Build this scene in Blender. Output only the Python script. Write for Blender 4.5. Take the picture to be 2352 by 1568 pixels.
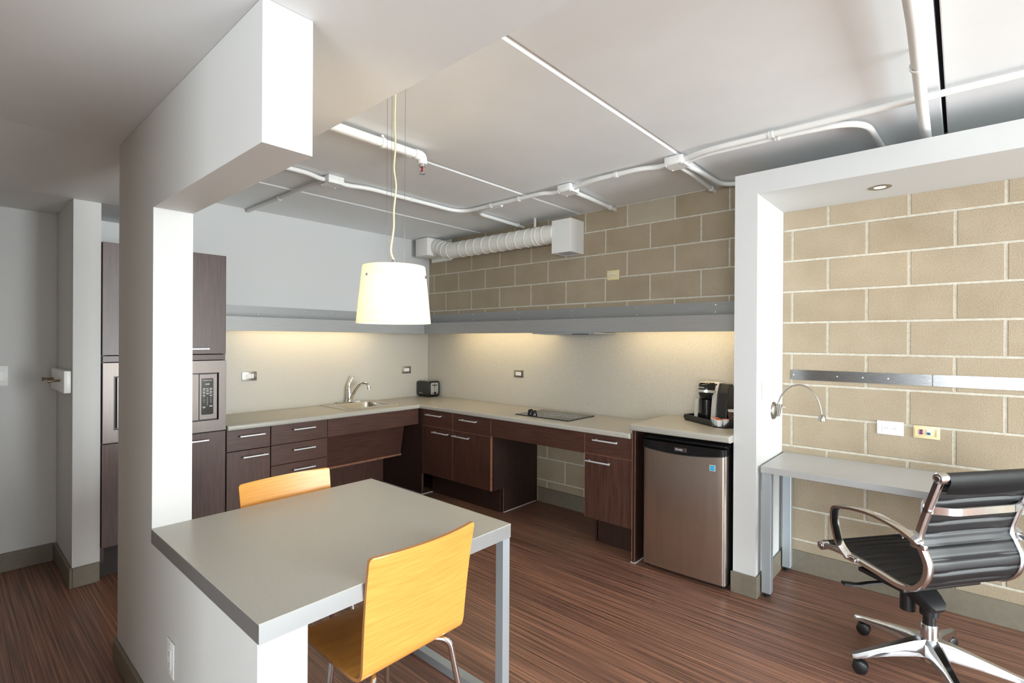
import bpy, bmesh, math, random
from mathutils import Vector, Matrix
random.seed(7)
PI = math.pi
for o in list(bpy.data.objects): bpy.data.objects.remove(o)
sc = bpy.context.scene
COL = sc.collection

# ------------------------------------------------------------------ camera
FPX = 1168.49
cam_d = bpy.data.cameras.new('camera'); cam = bpy.data.objects.new('camera', cam_d); COL.objects.link(cam)
cam_d.sensor_width = 36.0; cam_d.lens = FPX / 2352 * 36; cam_d.clip_start = 0.05; cam_d.clip_end = 100
YAW, PITCH, ROLL = 0.847664, -0.001183, 0.005538
fw = Vector((-math.cos(YAW)*math.cos(PITCH), math.sin(YAW)*math.cos(PITCH), math.sin(PITCH)))
rt = fw.cross(Vector((0, 0, 1))).normalized(); up = rt.cross(fw)
r2 = rt*math.cos(ROLL) + up*math.sin(ROLL); u2 = -rt*math.sin(ROLL) + up*math.cos(ROLL)
m = Matrix((r2, u2, -fw)).transposed().to_4x4(); m.translation = Vector((4.5872, -3.7487, 1.4953))
cam.matrix_world = m
sc.camera = cam

# ------------------------------------------------------------------ world, daylight, exposure
w = bpy.data.worlds.new('sky'); sc.world = w; w.use_nodes = True
bg = w.node_tree.nodes['Background']; bg.inputs['Color'].default_value = (0.80, 0.90, 1.0, 1); bg.inputs['Strength'].default_value = 1.5
sc.view_settings.view_transform = 'Standard'; sc.view_settings.look = 'None'
sc.view_settings.gamma = 1.0; sc.view_settings.use_curve_mapping = False
sc.view_settings.exposure = 0.30

def area(name, loc, target, sx, sy, power, color):
    d = bpy.data.lights.new(name, 'AREA'); d.shape = 'RECTANGLE'; d.size = sx; d.size_y = sy
    d.energy = power; d.color = color
    o = bpy.data.objects.new(name, d); COL.objects.link(o); o.location = loc
    o.rotation_euler = (Vector(target) - Vector(loc)).to_track_quat('-Z', 'Y').to_euler()
    return o
# daylight entering the windows of the room (outside the frame): two bays in the right wall; the rear opening is added fill
XR = 9.4; YB = -7.4
WINS = [(-2.58, -0.12, 0.10, 2.57), (-3.42, -2.70, 0.10, 2.33)]      # y0, y1, z0, z1 in the right wall
RFILL = (4.5, 7.6, 0.35, 2.30)                                       # x0, x1, z0, z1 of the added fill opening in the rear wall
DAY = (0.90, 0.98, 1.0)
for (a, b, c, d), pw in zip(WINS, (370, 40)):
    area('daylight_window', (XR+.06, (a+b)/2, (c+d)/2), (0, (a+b)/2, (c+d)/2+2.4), b-a-.1, d-c-.1, pw, DAY)
area('rear_fill_light', ((RFILL[0]+RFILL[1])/2, YB-.06, (RFILL[2]+RFILL[3])/2), ((RFILL[0]+RFILL[1])/2, 0, 1.5), RFILL[1]-RFILL[0]-.1, RFILL[3]-RFILL[2]-.1, 200, DAY)  # added fill for the faces turned to the rear, no window known there

# ------------------------------------------------------------------ materials
MATS = {}
def new_mat(name):
    m = bpy.data.materials.new(name); m.use_nodes = True
    nt = m.node_tree; b = nt.nodes['Principled BSDF']; MATS[name] = m
    return m, nt, b
def link(nt, a, b): nt.links.new(a, b)
def node(nt, t, **kw):
    n = nt.nodes.new(t)
    for k, v in kw.items(): setattr(n, k, v)
    return n
def rgba(c): return (c[0], c[1], c[2], 1)
def s2l(r, g, b):
    f = lambda v: (v/255/12.92) if v/255 <= .04045 else ((v/255+.055)/1.055)**2.4
    return (f(r), f(g), f(b))
def plain(name, col, rough=.5, metal=0., bump=0., bscale=200., spec=.5, coat=0.):
    m, nt, b = new_mat(name)
    b.inputs['Base Color'].default_value = rgba(col); b.inputs['Roughness'].default_value = rough
    b.inputs['Metallic'].default_value = metal; b.inputs['Specular IOR Level'].default_value = spec
    b.inputs['Coat Weight'].default_value = coat; b.inputs['Coat Roughness'].default_value = .1
    if bump:
        tc = node(nt, 'ShaderNodeTexCoord'); n = node(nt, 'ShaderNodeTexNoise'); bp = node(nt, 'ShaderNodeBump')
        n.inputs['Scale'].default_value = bscale; n.inputs['Detail'].default_value = 3
        bp.inputs['Strength'].default_value = bump; bp.inputs['Distance'].default_value = .002
        link(nt, tc.outputs['Object'], n.inputs['Vector']); link(nt, n.outputs['Fac'], bp.inputs['Height']); link(nt, bp.outputs['Normal'], b.inputs['Normal'])
    return m
def noisy(name, c1, c2, scale, rough=.5, metal=0., stretch=(1, 1, 1), detail=4, lo=.35, hi=.65, bump=0., world=False, rot=(0, 0, 0), rough2=None, spec=.5):
    m, nt, b = new_mat(name)
    if world:
        g = node(nt, 'ShaderNodeNewGeometry'); src = g.outputs['Position']
    else:
        tc = node(nt, 'ShaderNodeTexCoord'); src = tc.outputs['Object']
    mp = node(nt, 'ShaderNodeMapping'); mp.inputs['Scale'].default_value = stretch; mp.inputs['Rotation'].default_value = rot
    n = node(nt, 'ShaderNodeTexNoise'); n.inputs['Scale'].default_value = scale; n.inputs['Detail'].default_value = detail
    r = node(nt, 'ShaderNodeValToRGB'); r.color_ramp.elements[0].position = lo; r.color_ramp.elements[1].position = hi
    r.color_ramp.elements[0].color = rgba(c1); r.color_ramp.elements[1].color = rgba(c2)
    link(nt, src, mp.inputs['Vector']); link(nt, mp.outputs['Vector'], n.inputs['Vector']); link(nt, n.outputs['Fac'], r.inputs['Fac'])
    link(nt, r.outputs['Color'], b.inputs['Base Color'])
    b.inputs['Roughness'].default_value = rough; b.inputs['Metallic'].default_value = metal; b.inputs['Specular IOR Level'].default_value = spec
    if bump:
        bp = node(nt, 'ShaderNodeBump'); bp.inputs['Strength'].default_value = bump; bp.inputs['Distance'].default_value = .002
        link(nt, n.outputs['Fac'], bp.inputs['Height']); link(nt, bp.outputs['Normal'], b.inputs['Normal'])
    return m
def emit(name, col, strength):
    m, nt, b = new_mat(name)
    b.inputs['Base Color'].default_value = rgba(col); b.inputs['Emission Color'].default_value = rgba(col); b.inputs['Emission Strength'].default_value = strength
    return m

plain('wall_paint', (.62, .622, .615), .6, bump=.08, bscale=300)
plain('taupe_paint', (.36, .275, .20), .6)
plain('soffit_paint', (.74, .755, .765), .6, bump=.08, bscale=300)
noisy('ceiling_paint', (.85, .87, .885), (.88, .90, .915), 3.0, .55, bump=.15, detail=10)
plain('pipe_paint', (.84, .84, .82), .45)
plain('duct_paint', (.88, .865, .81), .45)
plain('white_plastic', (.86, .86, .85), .35)
plain('cream_plastic', (.80, .68, .40), .4)
noisy('baseboard_vinyl', (.175, .152, .113), (.195, .17, .127), 30, .5)
noisy('edge_wood', (.22, .095, .055), (.30, .14, .08), 30, .45)
noisy('wood_vertical', (.052, .022, .0155), (.098, .043, .030), 9, .36, stretch=(9, 9, .55), detail=6, lo=.3, hi=.72, bump=.06, world=True)
noisy('wood_horizontal', (.052, .022, .0155), (.098, .043, .030), 9, .36, stretch=(.55, .55, 10), detail=6, lo=.3, hi=.72, bump=.06, world=True)
noisy('wood_dark', (.024, .012, .009), (.045, .021, .015), 9, .42, stretch=(8, 8, .6), detail=6, lo=.3, hi=.72, world=True)
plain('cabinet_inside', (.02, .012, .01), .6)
noisy('worktop_laminate', (.395, .375, .33), (.435, .41, .365), 260, .33, detail=2)
noisy('backsplash_laminate', (.44, .422, .378), (.55, .53, .482), 200, .42, detail=5, lo=.36, hi=.66)
noisy('table_laminate', (.41, .405, .37), (.435, .43, .395), 120, .33, detail=3)
plain('table_edge', (.44, .455, .465), .42, .8)
plain('silver_paint', (.46, .51, .55), .40, .6)
plain('desk_laminate', (.45, .445, .44), .38)
plain('chrome', (.80, .80, .81), .09, 1.)
plain('polished_aluminium', (.74, .76, .79), .13, 1.)
plain('brushed_nickel', (.36, .335, .30), .34, 1.)
plain('handle_metal', (.80, .81, .83), .32, .45)
noisy('valance_metal', (.335, .335, .33), (.365, .365, .36), 14, .5, .35, stretch=(.4, .4, 22), detail=3, world=True)
noisy('rail_steel', (.20, .20, .205), (.27, .27, .275), 20, .22, 1., stretch=(1, 1, 20), detail=3, world=True)
noisy('stainless', (.60, .535, .475), (.64, .575, .515), 30, .27, 1., stretch=(1, 1, .06), detail=3, world=True)
noisy('stainless_trim', (.125, .105, .097), (.145, .123, .114), 30, .38, .85, stretch=(16, 16, .2), detail=3, world=True)
plain('sink_steel', (.62, .58, .51), .24, 1.)
plain('silver_plastic', (.60, .585, .56), .34, .5)
plain('black_plastic', (.012, .012, .013), .35)
plain('black_gloss', (.008, .008, .009), .12)
plain('black_rubber', (.015, .015, .016), .55)
plain('dark_glass', (.012, .012, .013), .05, coat=.3)
noisy('cooktop_glass', (.018, .017, .015), (.10, .09, .075), 420, .10, detail=2, lo=.55, hi=.75)
plain('black_leather', (.0075, .0085, .0105), .44, bump=.08, bscale=400)
plain('toaster_black', (.022, .022, .022), .45)
plain('screw_metal', (.65, .66, .67), .3, .9)
plain('cup_plastic', (.85, .84, .82), .4)
plain('foil_orange', (.80, .16, .04), .4)
plain('foil_pink', (.78, .25, .20), .4)
noisy('cup_sleeve', (.05, .028, .022), (.17, .09, .07), 120, .6, lo=.45, hi=.6)
plain('blue_sticker', (.0, .38, .72), .4)
plain('jack_purple', (.26, .03, .22), .4)
plain('jack_blue', (.0, .16, .42), .4)
plain('print_white', (.75, .76, .78), .5)
plain('print_grey', (.45, .46, .47), .5)
plain('sprinkler_red', (.55, .03, .03), .3)
plain('seam_black', (.015, .010, .02), .9)
plain('caulk_white', (.62, .62, .62), .6)
plain('bronze', (.20, .15, .10), .35, .9)
emit('tube_glow', (1.0, .80, .47), 19)
emit('bulb_glow', (1.0, .82, .58), 12)
emit('downlight_glow', (1.0, .80, .55), 9)
emit('display_glow', (.55, .62, .72), .5)

def mat_floor():
    m, nt, b = new_mat('floor_plank')
    g = node(nt, 'ShaderNodeNewGeometry')
    def streak(sx, sy, sc_, det):
        mp = node(nt, 'ShaderNodeMapping'); mp.inputs['Scale'].default_value = (sx, sy, 1)
        n = node(nt, 'ShaderNodeTexNoise'); n.inputs['Scale'].default_value = sc_; n.inputs['Detail'].default_value = det
        link(nt, g.outputs['Position'], mp.inputs['Vector']); link(nt, mp.outputs['Vector'], n.inputs['Vector']); return n
    a = streak(.40, 30, 3.0, 5); c = streak(.6, 95, 3.0, 3); d = streak(.25, 2.2, 2.0, 2)
    mx = node(nt, 'ShaderNodeMath', operation='MULTIPLY_ADD'); mx.inputs[1].default_value = .45
    link(nt, c.outputs['Fac'], mx.inputs[0]); 
    m2 = node(nt, 'ShaderNodeMath', operation='MULTIPLY'); m2.inputs[1].default_value = .60
    link(nt, a.outputs['Fac'], m2.inputs[0]); link(nt, m2.outputs[0], mx.inputs[2])
    m3 = node(nt, 'ShaderNodeMath', operation='MULTIPLY_ADD'); m3.inputs[1].default_value = .16
    link(nt, d.outputs['Fac'], m3.inputs[0]); link(nt, mx.outputs[0], m3.inputs[2])
    r = node(nt, 'ShaderNodeValToRGB'); e = r.color_ramp.elements
    e[0].position = .46; e[0].color = rgba((.064, .035, .025)); e[1].position = .78; e[1].color = rgba((.44, .215, .128))
    x = e.new(.555); x.color = rgba((.150, .074, .052)); x = e.new(.65); x.color = rgba((.25, .122, .082))
    link(nt, m3.outputs[0], r.inputs['Fac']); link(nt, r.outputs['Color'], b.inputs['Base Color'])
    b.inputs['Roughness'].default_value = .36; b.inputs['Specular IOR Level'].default_value = .42
    bp = node(nt, 'ShaderNodeBump'); bp.inputs['Strength'].default_value = .07; bp.inputs['Distance'].default_value = .002
    link(nt, mx.outputs[0], bp.inputs['Height']); link(nt, bp.outputs['Normal'], b.inputs['Normal'])
mat_floor()
def mat_block(name, c1, c2):
    m, nt, b = new_mat(name)
    g = node(nt, 'ShaderNodeNewGeometry'); oi = node(nt, 'ShaderNodeObjectInfo')
    n = node(nt, 'ShaderNodeTexNoise'); n.inputs['Scale'].default_value = 4.5; n.inputs['Detail'].default_value = 8
    n2 = node(nt, 'ShaderNodeTexNoise'); n2.inputs['Scale'].default_value = 260; n2.inputs['Detail'].default_value = 2
    for q in (n, n2): link(nt, g.outputs['Position'], q.inputs['Vector'])
    r = node(nt, 'ShaderNodeValToRGB'); r.color_ramp.elements[0].position = .12; r.color_ramp.elements[1].position = .88
    r.color_ramp.elements[0].color = rgba(c1); r.color_ramp.elements[1].color = rgba(c2)
    add = node(nt, 'ShaderNodeMath', operation='MULTIPLY_ADD'); add.inputs[1].default_value = .2
    link(nt, oi.outputs['Random'], add.inputs[0])
    sb = node(nt, 'ShaderNodeMath', operation='SUBTRACT'); sb.inputs[1].default_value = .10
    link(nt, n.outputs['Fac'], sb.inputs[0]); link(nt, sb.outputs[0], add.inputs[2]); link(nt, add.outputs[0], r.inputs['Fac'])
    r2_ = node(nt, 'ShaderNodeValToRGB'); r2_.color_ramp.elements[0].position = .30; r2_.color_ramp.elements[1].position = .62
    r2_.color_ramp.elements[0].color = (.52, .50, .47, 1); r2_.color_ramp.elements[1].color = (1.06, 1.06, 1.06, 1)
    link(nt, n2.outputs['Fac'], r2_.inputs['Fac'])
    mx = node(nt, 'ShaderNodeMix', data_type='RGBA', blend_type='MULTIPLY'); mx.inputs['Factor'].default_value = .8
    link(nt, r.outputs['Color'], mx.inputs['A']); link(nt, r2_.outputs['Color'], mx.inputs['B']); link(nt, mx.outputs['Result'], b.inputs['Base Color'])
    b.inputs['Roughness'].default_value = .85; b.inputs['Specular IOR Level'].default_value = .2
    bp = node(nt, 'ShaderNodeBump'); bp.inputs['Strength'].default_value = .4; bp.inputs['Distance'].default_value = .003
    link(nt, n2.outputs['Fac'], bp.inputs['Height']); link(nt, bp.outputs['Normal'], b.inputs['Normal'])
mat_block('concrete_block', (.375, .302, .208), (.49, .408, .302))
mat_block('pale_block', (.46, .40, .30), (.58, .52, .41))
noisy('mortar', (.52, .48, .395), (.62, .585, .50), 40, .85, detail=6, world=True)
def mat_oak(name, c1, c2, ang):
    noisy(name, c1, c2, 7, .32, stretch=(6, 1.0, 20), detail=6, lo=.3, hi=.7, rot=(0, 0, 0), spec=.5)
mat_oak('chair_ply', (.68, .30, .060), (.78, .375, .090), 0)
plain('ply_edge', (.36, .15, .05), .5)
def mat_shade():
    m = bpy.data.materials.new('lamp_shade'); m.use_nodes = True; nt = m.node_tree; MATS['lamp_shade'] = m
    for n in list(nt.nodes): nt.nodes.remove(n)
    out = node(nt, 'ShaderNodeOutputMaterial'); mix = node(nt, 'ShaderNodeMixShader'); d = node(nt, 'ShaderNodeBsdfDiffuse'); t = node(nt, 'ShaderNodeBsdfTranslucent')
    tc = node(nt, 'ShaderNodeTexCoord'); mp = node(nt, 'ShaderNodeMapping'); mp.inputs['Scale'].default_value = (4, 4, 130)
    n = node(nt, 'ShaderNodeTexNoise'); n.inputs['Scale'].default_value = 1.6; n.inputs['Detail'].default_value = 3
    r = node(nt, 'ShaderNodeValToRGB'); r.color_ramp.elements[0].position = .35; r.color_ramp.elements[1].position = .6
    r.color_ramp.elements[0].color = (.80, .70, .52, 1); r.color_ramp.elements[1].color = (.93, .87, .73, 1)
    link(nt, tc.outputs['Object'], mp.inputs['Vector']); link(nt, mp.outputs['Vector'], n.inputs['Vector']); link(nt, n.outputs['Fac'], r.inputs['Fac'])
    d.inputs['Color'].default_value = (.9, .88, .82, 1); link(nt, r.outputs['Color'], t.inputs['Color']); mix.inputs[0].default_value = .55
    link(nt, d.outputs[0], mix.inputs[1]); link(nt, t.outputs[0], mix.inputs[2]); link(nt, mix.outputs[0], out.inputs['Surface'])
mat_shade()

# ------------------------------------------------------------------ mesh helpers
ORG = {}          # world origin of each object that parts are built against
def B(): return bmesh.new()
def bx(bm, x0, x1, y0, y1, z0, z1, bev=0., seg=2):
    if x0 > x1: x0, x1 = x1, x0
    if y0 > y1: y0, y1 = y1, y0
    if z0 > z1: z0, z1 = z1, z0
    t = bmesh.new()
    r = bmesh.ops.create_cube(t, size=1)
    for v in r['verts']:
        v.co = Vector(((x0+x1)/2 + v.co.x*(x1-x0), (y0+y1)/2 + v.co.y*(y1-y0), (z0+z1)/2 + v.co.z*(z1-z0)))
    if bev: bmesh.ops.bevel(t, geom=list(t.edges), offset=bev, segments=seg, affect='EDGES', profile=.5)
    merge(bm, t); return bm
def merge(bm, t, mat=None):
    t.verts.index_update(); nv = [bm.verts.new(mat @ v.co if mat else v.co) for v in t.verts]
    for f in t.faces:
        try: bm.faces.new([nv[v.index] for v in f.verts])
        except ValueError: pass
    t.free()
def frame(d):
    d = d.normalized(); a = Vector((0, 0, 1)) if abs(d.z) < .9 else Vector((1, 0, 0))
    u = d.cross(a).normalized(); return u, d.cross(u).normalized()
def tube(bm, pts, r, n=10, cap=True, sect=None, upv=None):
    pts = [Vector(p) for p in pts]; rings = []; u = v = None
    rr = r if hasattr(r, '__len__') else [r]*len(pts)
    for i, p in enumerate(pts):
        d = (pts[min(i+1, len(pts)-1)] - pts[max(i-1, 0)]).normalized()
        if u is None:
            if upv is not None: v = Vector(upv); u = d.cross(v).normalized(); v = u.cross(d).normalized()
            else: u, v = frame(d)
        else:
            u = (u - d*u.dot(d)).normalized(); v = u.cross(d).normalized() if upv is not None else d.cross(u).normalized()
        if sect: ring = [bm.verts.new(p + u*a*rr[i] + v*b*rr[i]) for a, b in sect]
        else: ring = [bm.verts.new(p + (u*math.cos(2*PI*k/n) + v*math.sin(2*PI*k/n))*rr[i]) for k in range(n)]
        rings.append(ring)
    for a, b in zip(rings, rings[1:]):
        k = len(a)
        for i in range(k): bm.faces.new((a[i], a[(i+1) % k], b[(i+1) % k], b[i]))
    if cap: bm.faces.new(rings[0][::-1]); bm.faces.new(rings[-1])
    return bm
def smooth_path(pts, n=8):
    P_ = [Vector(p) for p in pts]; out = []
    for i in range(len(P_)-1):
        p0 = P_[max(i-1, 0)]; p1 = P_[i]; p2 = P_[i+1]; p3 = P_[min(i+2, len(P_)-1)]
        for k in range(n):
            t = k/n
            out.append(.5*((2*p1)+(p2-p0)*t+(2*p0-5*p1+4*p2-p3)*t*t+(3*p1-p0-3*p2+p3)*t**3))
    out.append(P_[-1]); return out
def round_path(pts, r, n=6):
    P_ = [Vector(p) for p in pts]; out = [P_[0]]
    for i in range(1, len(P_)-1):
        a, b, c = P_[i-1], P_[i], P_[i+1]
        q = min(r, (a-b).length*.49, (c-b).length*.49)
        s = b + (a-b).normalized()*q; e = b + (c-b).normalized()*q
        for k in range(n+1):
            t = k/n; out.append(s*(1-t)**2 + b*2*t*(1-t) + e*t*t)
    out.append(P_[-1]); return out
def cyl(bm, p0, p1, r, n=16, r1=None):
    return tube(bm, [p0, p1], [r, r if r1 is None else r1], n)
def lathe(bm, prof, c, axis=(0, 0, 1), n=28, close=False):
    ax = Vector(axis).normalized(); u, v = frame(ax); c = Vector(c); rings = []
    for r, h in prof:
        if r < 1e-5: rings.append([bm.verts.new(c + ax*h)])
        else: rings.append([bm.verts.new(c + ax*h + (u*math.cos(2*PI*k/n)+v*math.sin(2*PI*k/n))*r) for k in range(n)])
    for a, b in zip(rings, rings[1:]):
        for i in range(n):
            j = (i+1) % n
            if len(a) == 1 and len(b) == 1: continue
            if len(a) == 1: bm.faces.new((a[0], b[j], b[i]))
            elif len(b) == 1: bm.faces.new((a[i], a[j], b[0]))
            else: bm.faces.new((a[i], a[j], b[j], b[i]))
    return bm
def prism(bm, poly, d0, d1, axis='y', bev=0.):
    """poly: 2D outline; axis y -> (x,z); axis x -> (y,z); axis z -> (x,y)"""
    t = bmesh.new()
    mk = {'y': lambda a, b, d: (a, d, b), 'x': lambda a, b, d: (d, a, b), 'z': lambda a, b, d: (a, b, d)}[axis]
    lo = [t.verts.new(mk(a, b, d0)) for a, b in poly]; hi = [t.verts.new(mk(a, b, d1)) for a, b in poly]
    t.faces.new(lo); t.faces.new(hi[::-1]); k = len(poly)
    for i in range(k): t.faces.new((lo[i], hi[i], hi[(i+1) % k], lo[(i+1) % k]))
    bmesh.ops.recalc_face_normals(t, faces=t.faces)
    if bev: bmesh.ops.bevel(t, geom=list(t.edges), offset=bev, segments=2, affect='EDGES', profile=.5)
    merge(bm, t); return bm
def rrect(x0, x1, y0, y1, r, n=5):
    out = []
    for cx, cy, a in ((x1-r, y1-r, 0), (x0+r, y1-r, PI/2), (x0+r, y0+r, PI), (x1-r, y0+r, 1.5*PI)):
        for k in range(n+1):
            t = a + PI/2*k/n; out.append((cx + r*math.cos(t), cy + r*math.sin(t)))
    return out
def cells(bm, xs, ys, z0, z1, keep, bev=0., bev_test=None):
    t = bmesh.new(); V = {}
    def vv(i, j, k):
        if (i, j, k) not in V: V[(i, j, k)] = t.verts.new((xs[i], ys[j], (z0, z1)[k]))
        return V[(i, j, k)]
    K = lambda i, j: 0 <= i < len(xs)-1 and 0 <= j < len(ys)-1 and keep((xs[i]+xs[i+1])/2, (ys[j]+ys[j+1])/2)
    for i in range(len(xs)-1):
        for j in range(len(ys)-1):
            if not K(i, j): continue
            for k in (0, 1): t.faces.new((vv(i, j, k), vv(i+1, j, k), vv(i+1, j+1, k), vv(i, j+1, k)))
            for di, dj, a, b in ((-1, 0, (i, j), (i, j+1)), (1, 0, (i+1, j), (i+1, j+1)), (0, -1, (i, j), (i+1, j)), (0, 1, (i, j+1), (i+1, j+1))):
                if not K(i+di, j+dj): t.faces.new((vv(*a, 0), vv(*b, 0), vv(*b, 1), vv(*a, 1)))
    bmesh.ops.recalc_face_normals(t, faces=t.faces)
    if bev:
        es = [e for e in t.edges if bev_test((e.verts[0].co+e.verts[1].co)/2, e) and len(e.link_faces) == 2 and e.calc_face_angle(0) > .5]
        bmesh.ops.bevel(t, geom=es, offset=bev, segments=4, affect='EDGES', profile=.5)
    merge(bm, t); return bm

def link_obj(o, parent=None):
    COL.objects.link(o)
    if parent is not None: o.parent = parent
    return o
def obj(name, bm, mat, parent=None, smooth=40, local=False, recalc=True):
    if recalc: bmesh.ops.recalc_face_normals(bm, faces=bm.faces)
    me = bpy.data.meshes.new(name)
    if parent is not None:
        org = ORG[parent]
        if not local: bmesh.ops.translate(bm, verts=bm.verts, vec=-org)
    else:
        co = [v.co for v in bm.verts]
        org = Vector(((min(c.x for c in co)+max(c.x for c in co))/2, (min(c.y for c in co)+max(c.y for c in co))/2, min(c.z for c in co)))
        bmesh.ops.translate(bm, verts=bm.verts, vec=-org)
    bm.to_mesh(me); bm.free()
    for m_ in (mat if isinstance(mat, (list, tuple)) else [mat]): me.materials.append(MATS[m_])
    if smooth:
        me.shade_smooth(); me.set_sharp_from_angle(angle=math.radians(smooth))
    o = bpy.data.objects.new(name, me); link_obj(o, parent)
    if parent is None: o.location = org
    ORG[o] = org
    return o
def tag(o, label, cat, group=None):
    o['label'] = label; o['category'] = cat
    if group: o['group'] = group
    return o
def plabel(o, label): o['label'] = label; return o
def thing(name, label, cat, loc=(0, 0, 0), rz=0., group=None):
    o = bpy.data.objects.new(name, None); COL.objects.link(o); o.location = loc; o.rotation_euler = (0, 0, rz); o.empty_display_size = .05
    ORG[o] = Vector(loc); return tag(o, label, cat, group)
def struct(name, bm, mat, parent=None, label=None, smooth=0):
    o = obj(name, bm, mat, parent, smooth)
    if parent is None: o['kind'] = 'structure'
    if label: o['label'] = label
    return o
def copy_tree(o, parent=None):
    c = o.copy(); COL.objects.link(c); c.parent = parent
    for ch in list(o.children): copy_tree(ch, c)
    return c
def text(name, s, size, mat, parent, matrix, depth=.0006):
    cu = bpy.data.curves.new('txt', 'FONT'); cu.body = s; cu.size = size; cu.extrude = depth; cu.align_x = 'CENTER'; cu.align_y = 'CENTER'; cu.resolution_u = 2
    to = bpy.data.objects.new('txt', cu); COL.objects.link(to)
    dg = bpy.context.evaluated_depsgraph_get(); me = bpy.data.meshes.new_from_object(to.evaluated_get(dg))
    bpy.data.objects.remove(to); bpy.data.curves.remove(cu)
    me.transform(Matrix.Translation(-ORG[parent]) @ matrix); me.name = name
    me.materials.clear(); me.materials.append(MATS[mat])
    o = bpy.data.objects.new(name, me); link_obj(o, parent); ORG[o] = ORG[parent]; return o
def face_mat(pos, normal):
    n = Vector(normal).normalized(); z = Vector((0, 0, 1)); x = z.cross(n).normalized()
    m_ = Matrix((x, z, n)).transposed().to_4x4(); m_.translation = Vector(pos); return m_

# ================================================================== THE SETTING
CEIL = 2.62; LOW = 2.393
struct('floor', bx(B(), -.2, XR+.2, YB-.2, .2, -.1, 0), 'floor_plank')
struct('wall_left', bx(B(), -.2, 0, YB-.2, .2, 0, 2.75), 'wall_paint')
def slab_y(name, xs, zs, y0, y1, keep):         # upright slab across y with openings
    bm = cells(B(), xs, zs, y0, y1, keep); bmesh.ops.transform(bm, matrix=Matrix(((1, 0, 0, 0), (0, 0, 1, 0), (0, 1, 0, 0), (0, 0, 0, 1))), verts=bm.verts); return struct(name, bm, 'wall_paint')
def slab_x(name, ys, zs, x0, x1, keep):
    bm = cells(B(), ys, zs, x0, x1, keep); bmesh.ops.transform(bm, matrix=Matrix(((0, 0, 1, 0), (1, 0, 0, 0), (0, 1, 0, 0), (0, 0, 0, 1))), verts=bm.verts); return struct(name, bm, 'wall_paint')
slab_y('wall_rear', [-.2, RFILL[0], RFILL[1], XR+.2], [0, RFILL[2], RFILL[3], 2.75], YB-.2, YB, lambda x, z: not (RFILL[0] < x < RFILL[1] and RFILL[2] < z < RFILL[3]))
slab_x('wall_right', [YB, -3.42, -2.70, -2.58, -.12, .2], [0, .10, 2.33, 2.57, 2.75], XR, XR+.2, lambda y, z: not any(a < y < b and c < z < d for a, b, c, d in WINS))
struct('wall_blocker', bx(B(), .001, 3.25, -4.36, -4.25, 0, LOW-.001), 'taupe_paint')  # unseen wall, added to shield the partition from rear fill; taupe warms the bounce
# window frames (out of the picture, for the daylight openings; rear one added)
for k, (a, b, c, d) in enumerate(WINS):
    bm = B(); bx(bm, XR+.01, XR+.05, a, a+.05, c, d); bx(bm, XR+.01, XR+.05, b-.05, b, c, d); bx(bm, XR+.01, XR+.05, a+.05, b-.05, c, c+.05); bx(bm, XR+.01, XR+.05, a+.05, b-.05, d-.05, d)
    struct('window_%d' % (k+1), bm, 'silver_paint')
bm = B(); a, b, c, d = RFILL
bx(bm, a, a+.05, YB-.05, YB-.01, c, d); bx(bm, b-.05, b, YB-.05, YB-.01, c, d); bx(bm, a+.05, b-.05, YB-.05, YB-.01, c, c+.05); bx(bm, a+.05, b-.05, YB-.05, YB-.01, d-.05, d)
struct('window_3', bm, 'silver_paint')  # frame around the added rear fill opening

# ceiling of precast planks
slab = struct('ceiling', bx(B(), -.2, XR+.2, YB-.2, .2, CEIL+.06, CEIL+.16), 'seam_black', label='exposed precast concrete ceiling painted pale grey')
edges = [-.15, .85, 2.075, 3.32, 4.52, 5.74, 6.96, 8.18, 9.6]
for i in range(len(edges)-1):
    a, b = edges[i], edges[i+1]; g = .004 if b < 4.4 or b > 4.6 else .008
    ga = .004 if a < 4.4 or a > 4.6 else .008
    dz = [.004, .008, .012, .016, .016, .016, .016, .016][i]; z0 = CEIL - .008 + dz - .004
    ch = .016 if b < 4.4 else .003
    bm = prism(B(), [(a+ga, z0+.06), (a+ga, z0+ch*.5), (a+ga+.004, z0), (b-g-ch, z0), (b-g, z0+ch), (b-g, z0+.06)], YB, 0.0, 'y')
    obj('ceiling_plank', bm, 'ceiling_paint', slab, 0)
# lowered plasterboard ceiling
lo = prism(B(), [(0.001, 2.333), (.6, 2.333), (1.625, LOW), (XR-.001, LOW), (XR-.001, 2.603), (0.001, 2.603)], YB+.001, -2.64, 'y')
struct('ceiling_lower', lo, 'soffit_paint')
# partition with opening, beam and half wall
YP0, YP1 = -3.185, -3.047
pt = prism(B(), [(1.65, 0), (3.20, 0), (3.20, .694), (2.21, .694), (2.21, 2.012), (3.213, 2.012), (3.213, LOW-.001), (1.65, LOW-.001)], YP0, YP1, 'y')
struct('wall_partition', pt, 'wall_paint')
struct('wall_wing', bx(B(), .001, .60, -3.205, -3.073, 0, 2.332), 'wall_paint')
# desk alcove frame
fr = prism(B(), [(3.566, 0), (3.693, 0), (3.693, 2.362), (XR-.001, 2.362), (XR-.001, 2.489), (3.566, 2.489)], -.575, -.001, 'y')
struct('wall_alcove_frame', fr, 'wall_paint')

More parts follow.
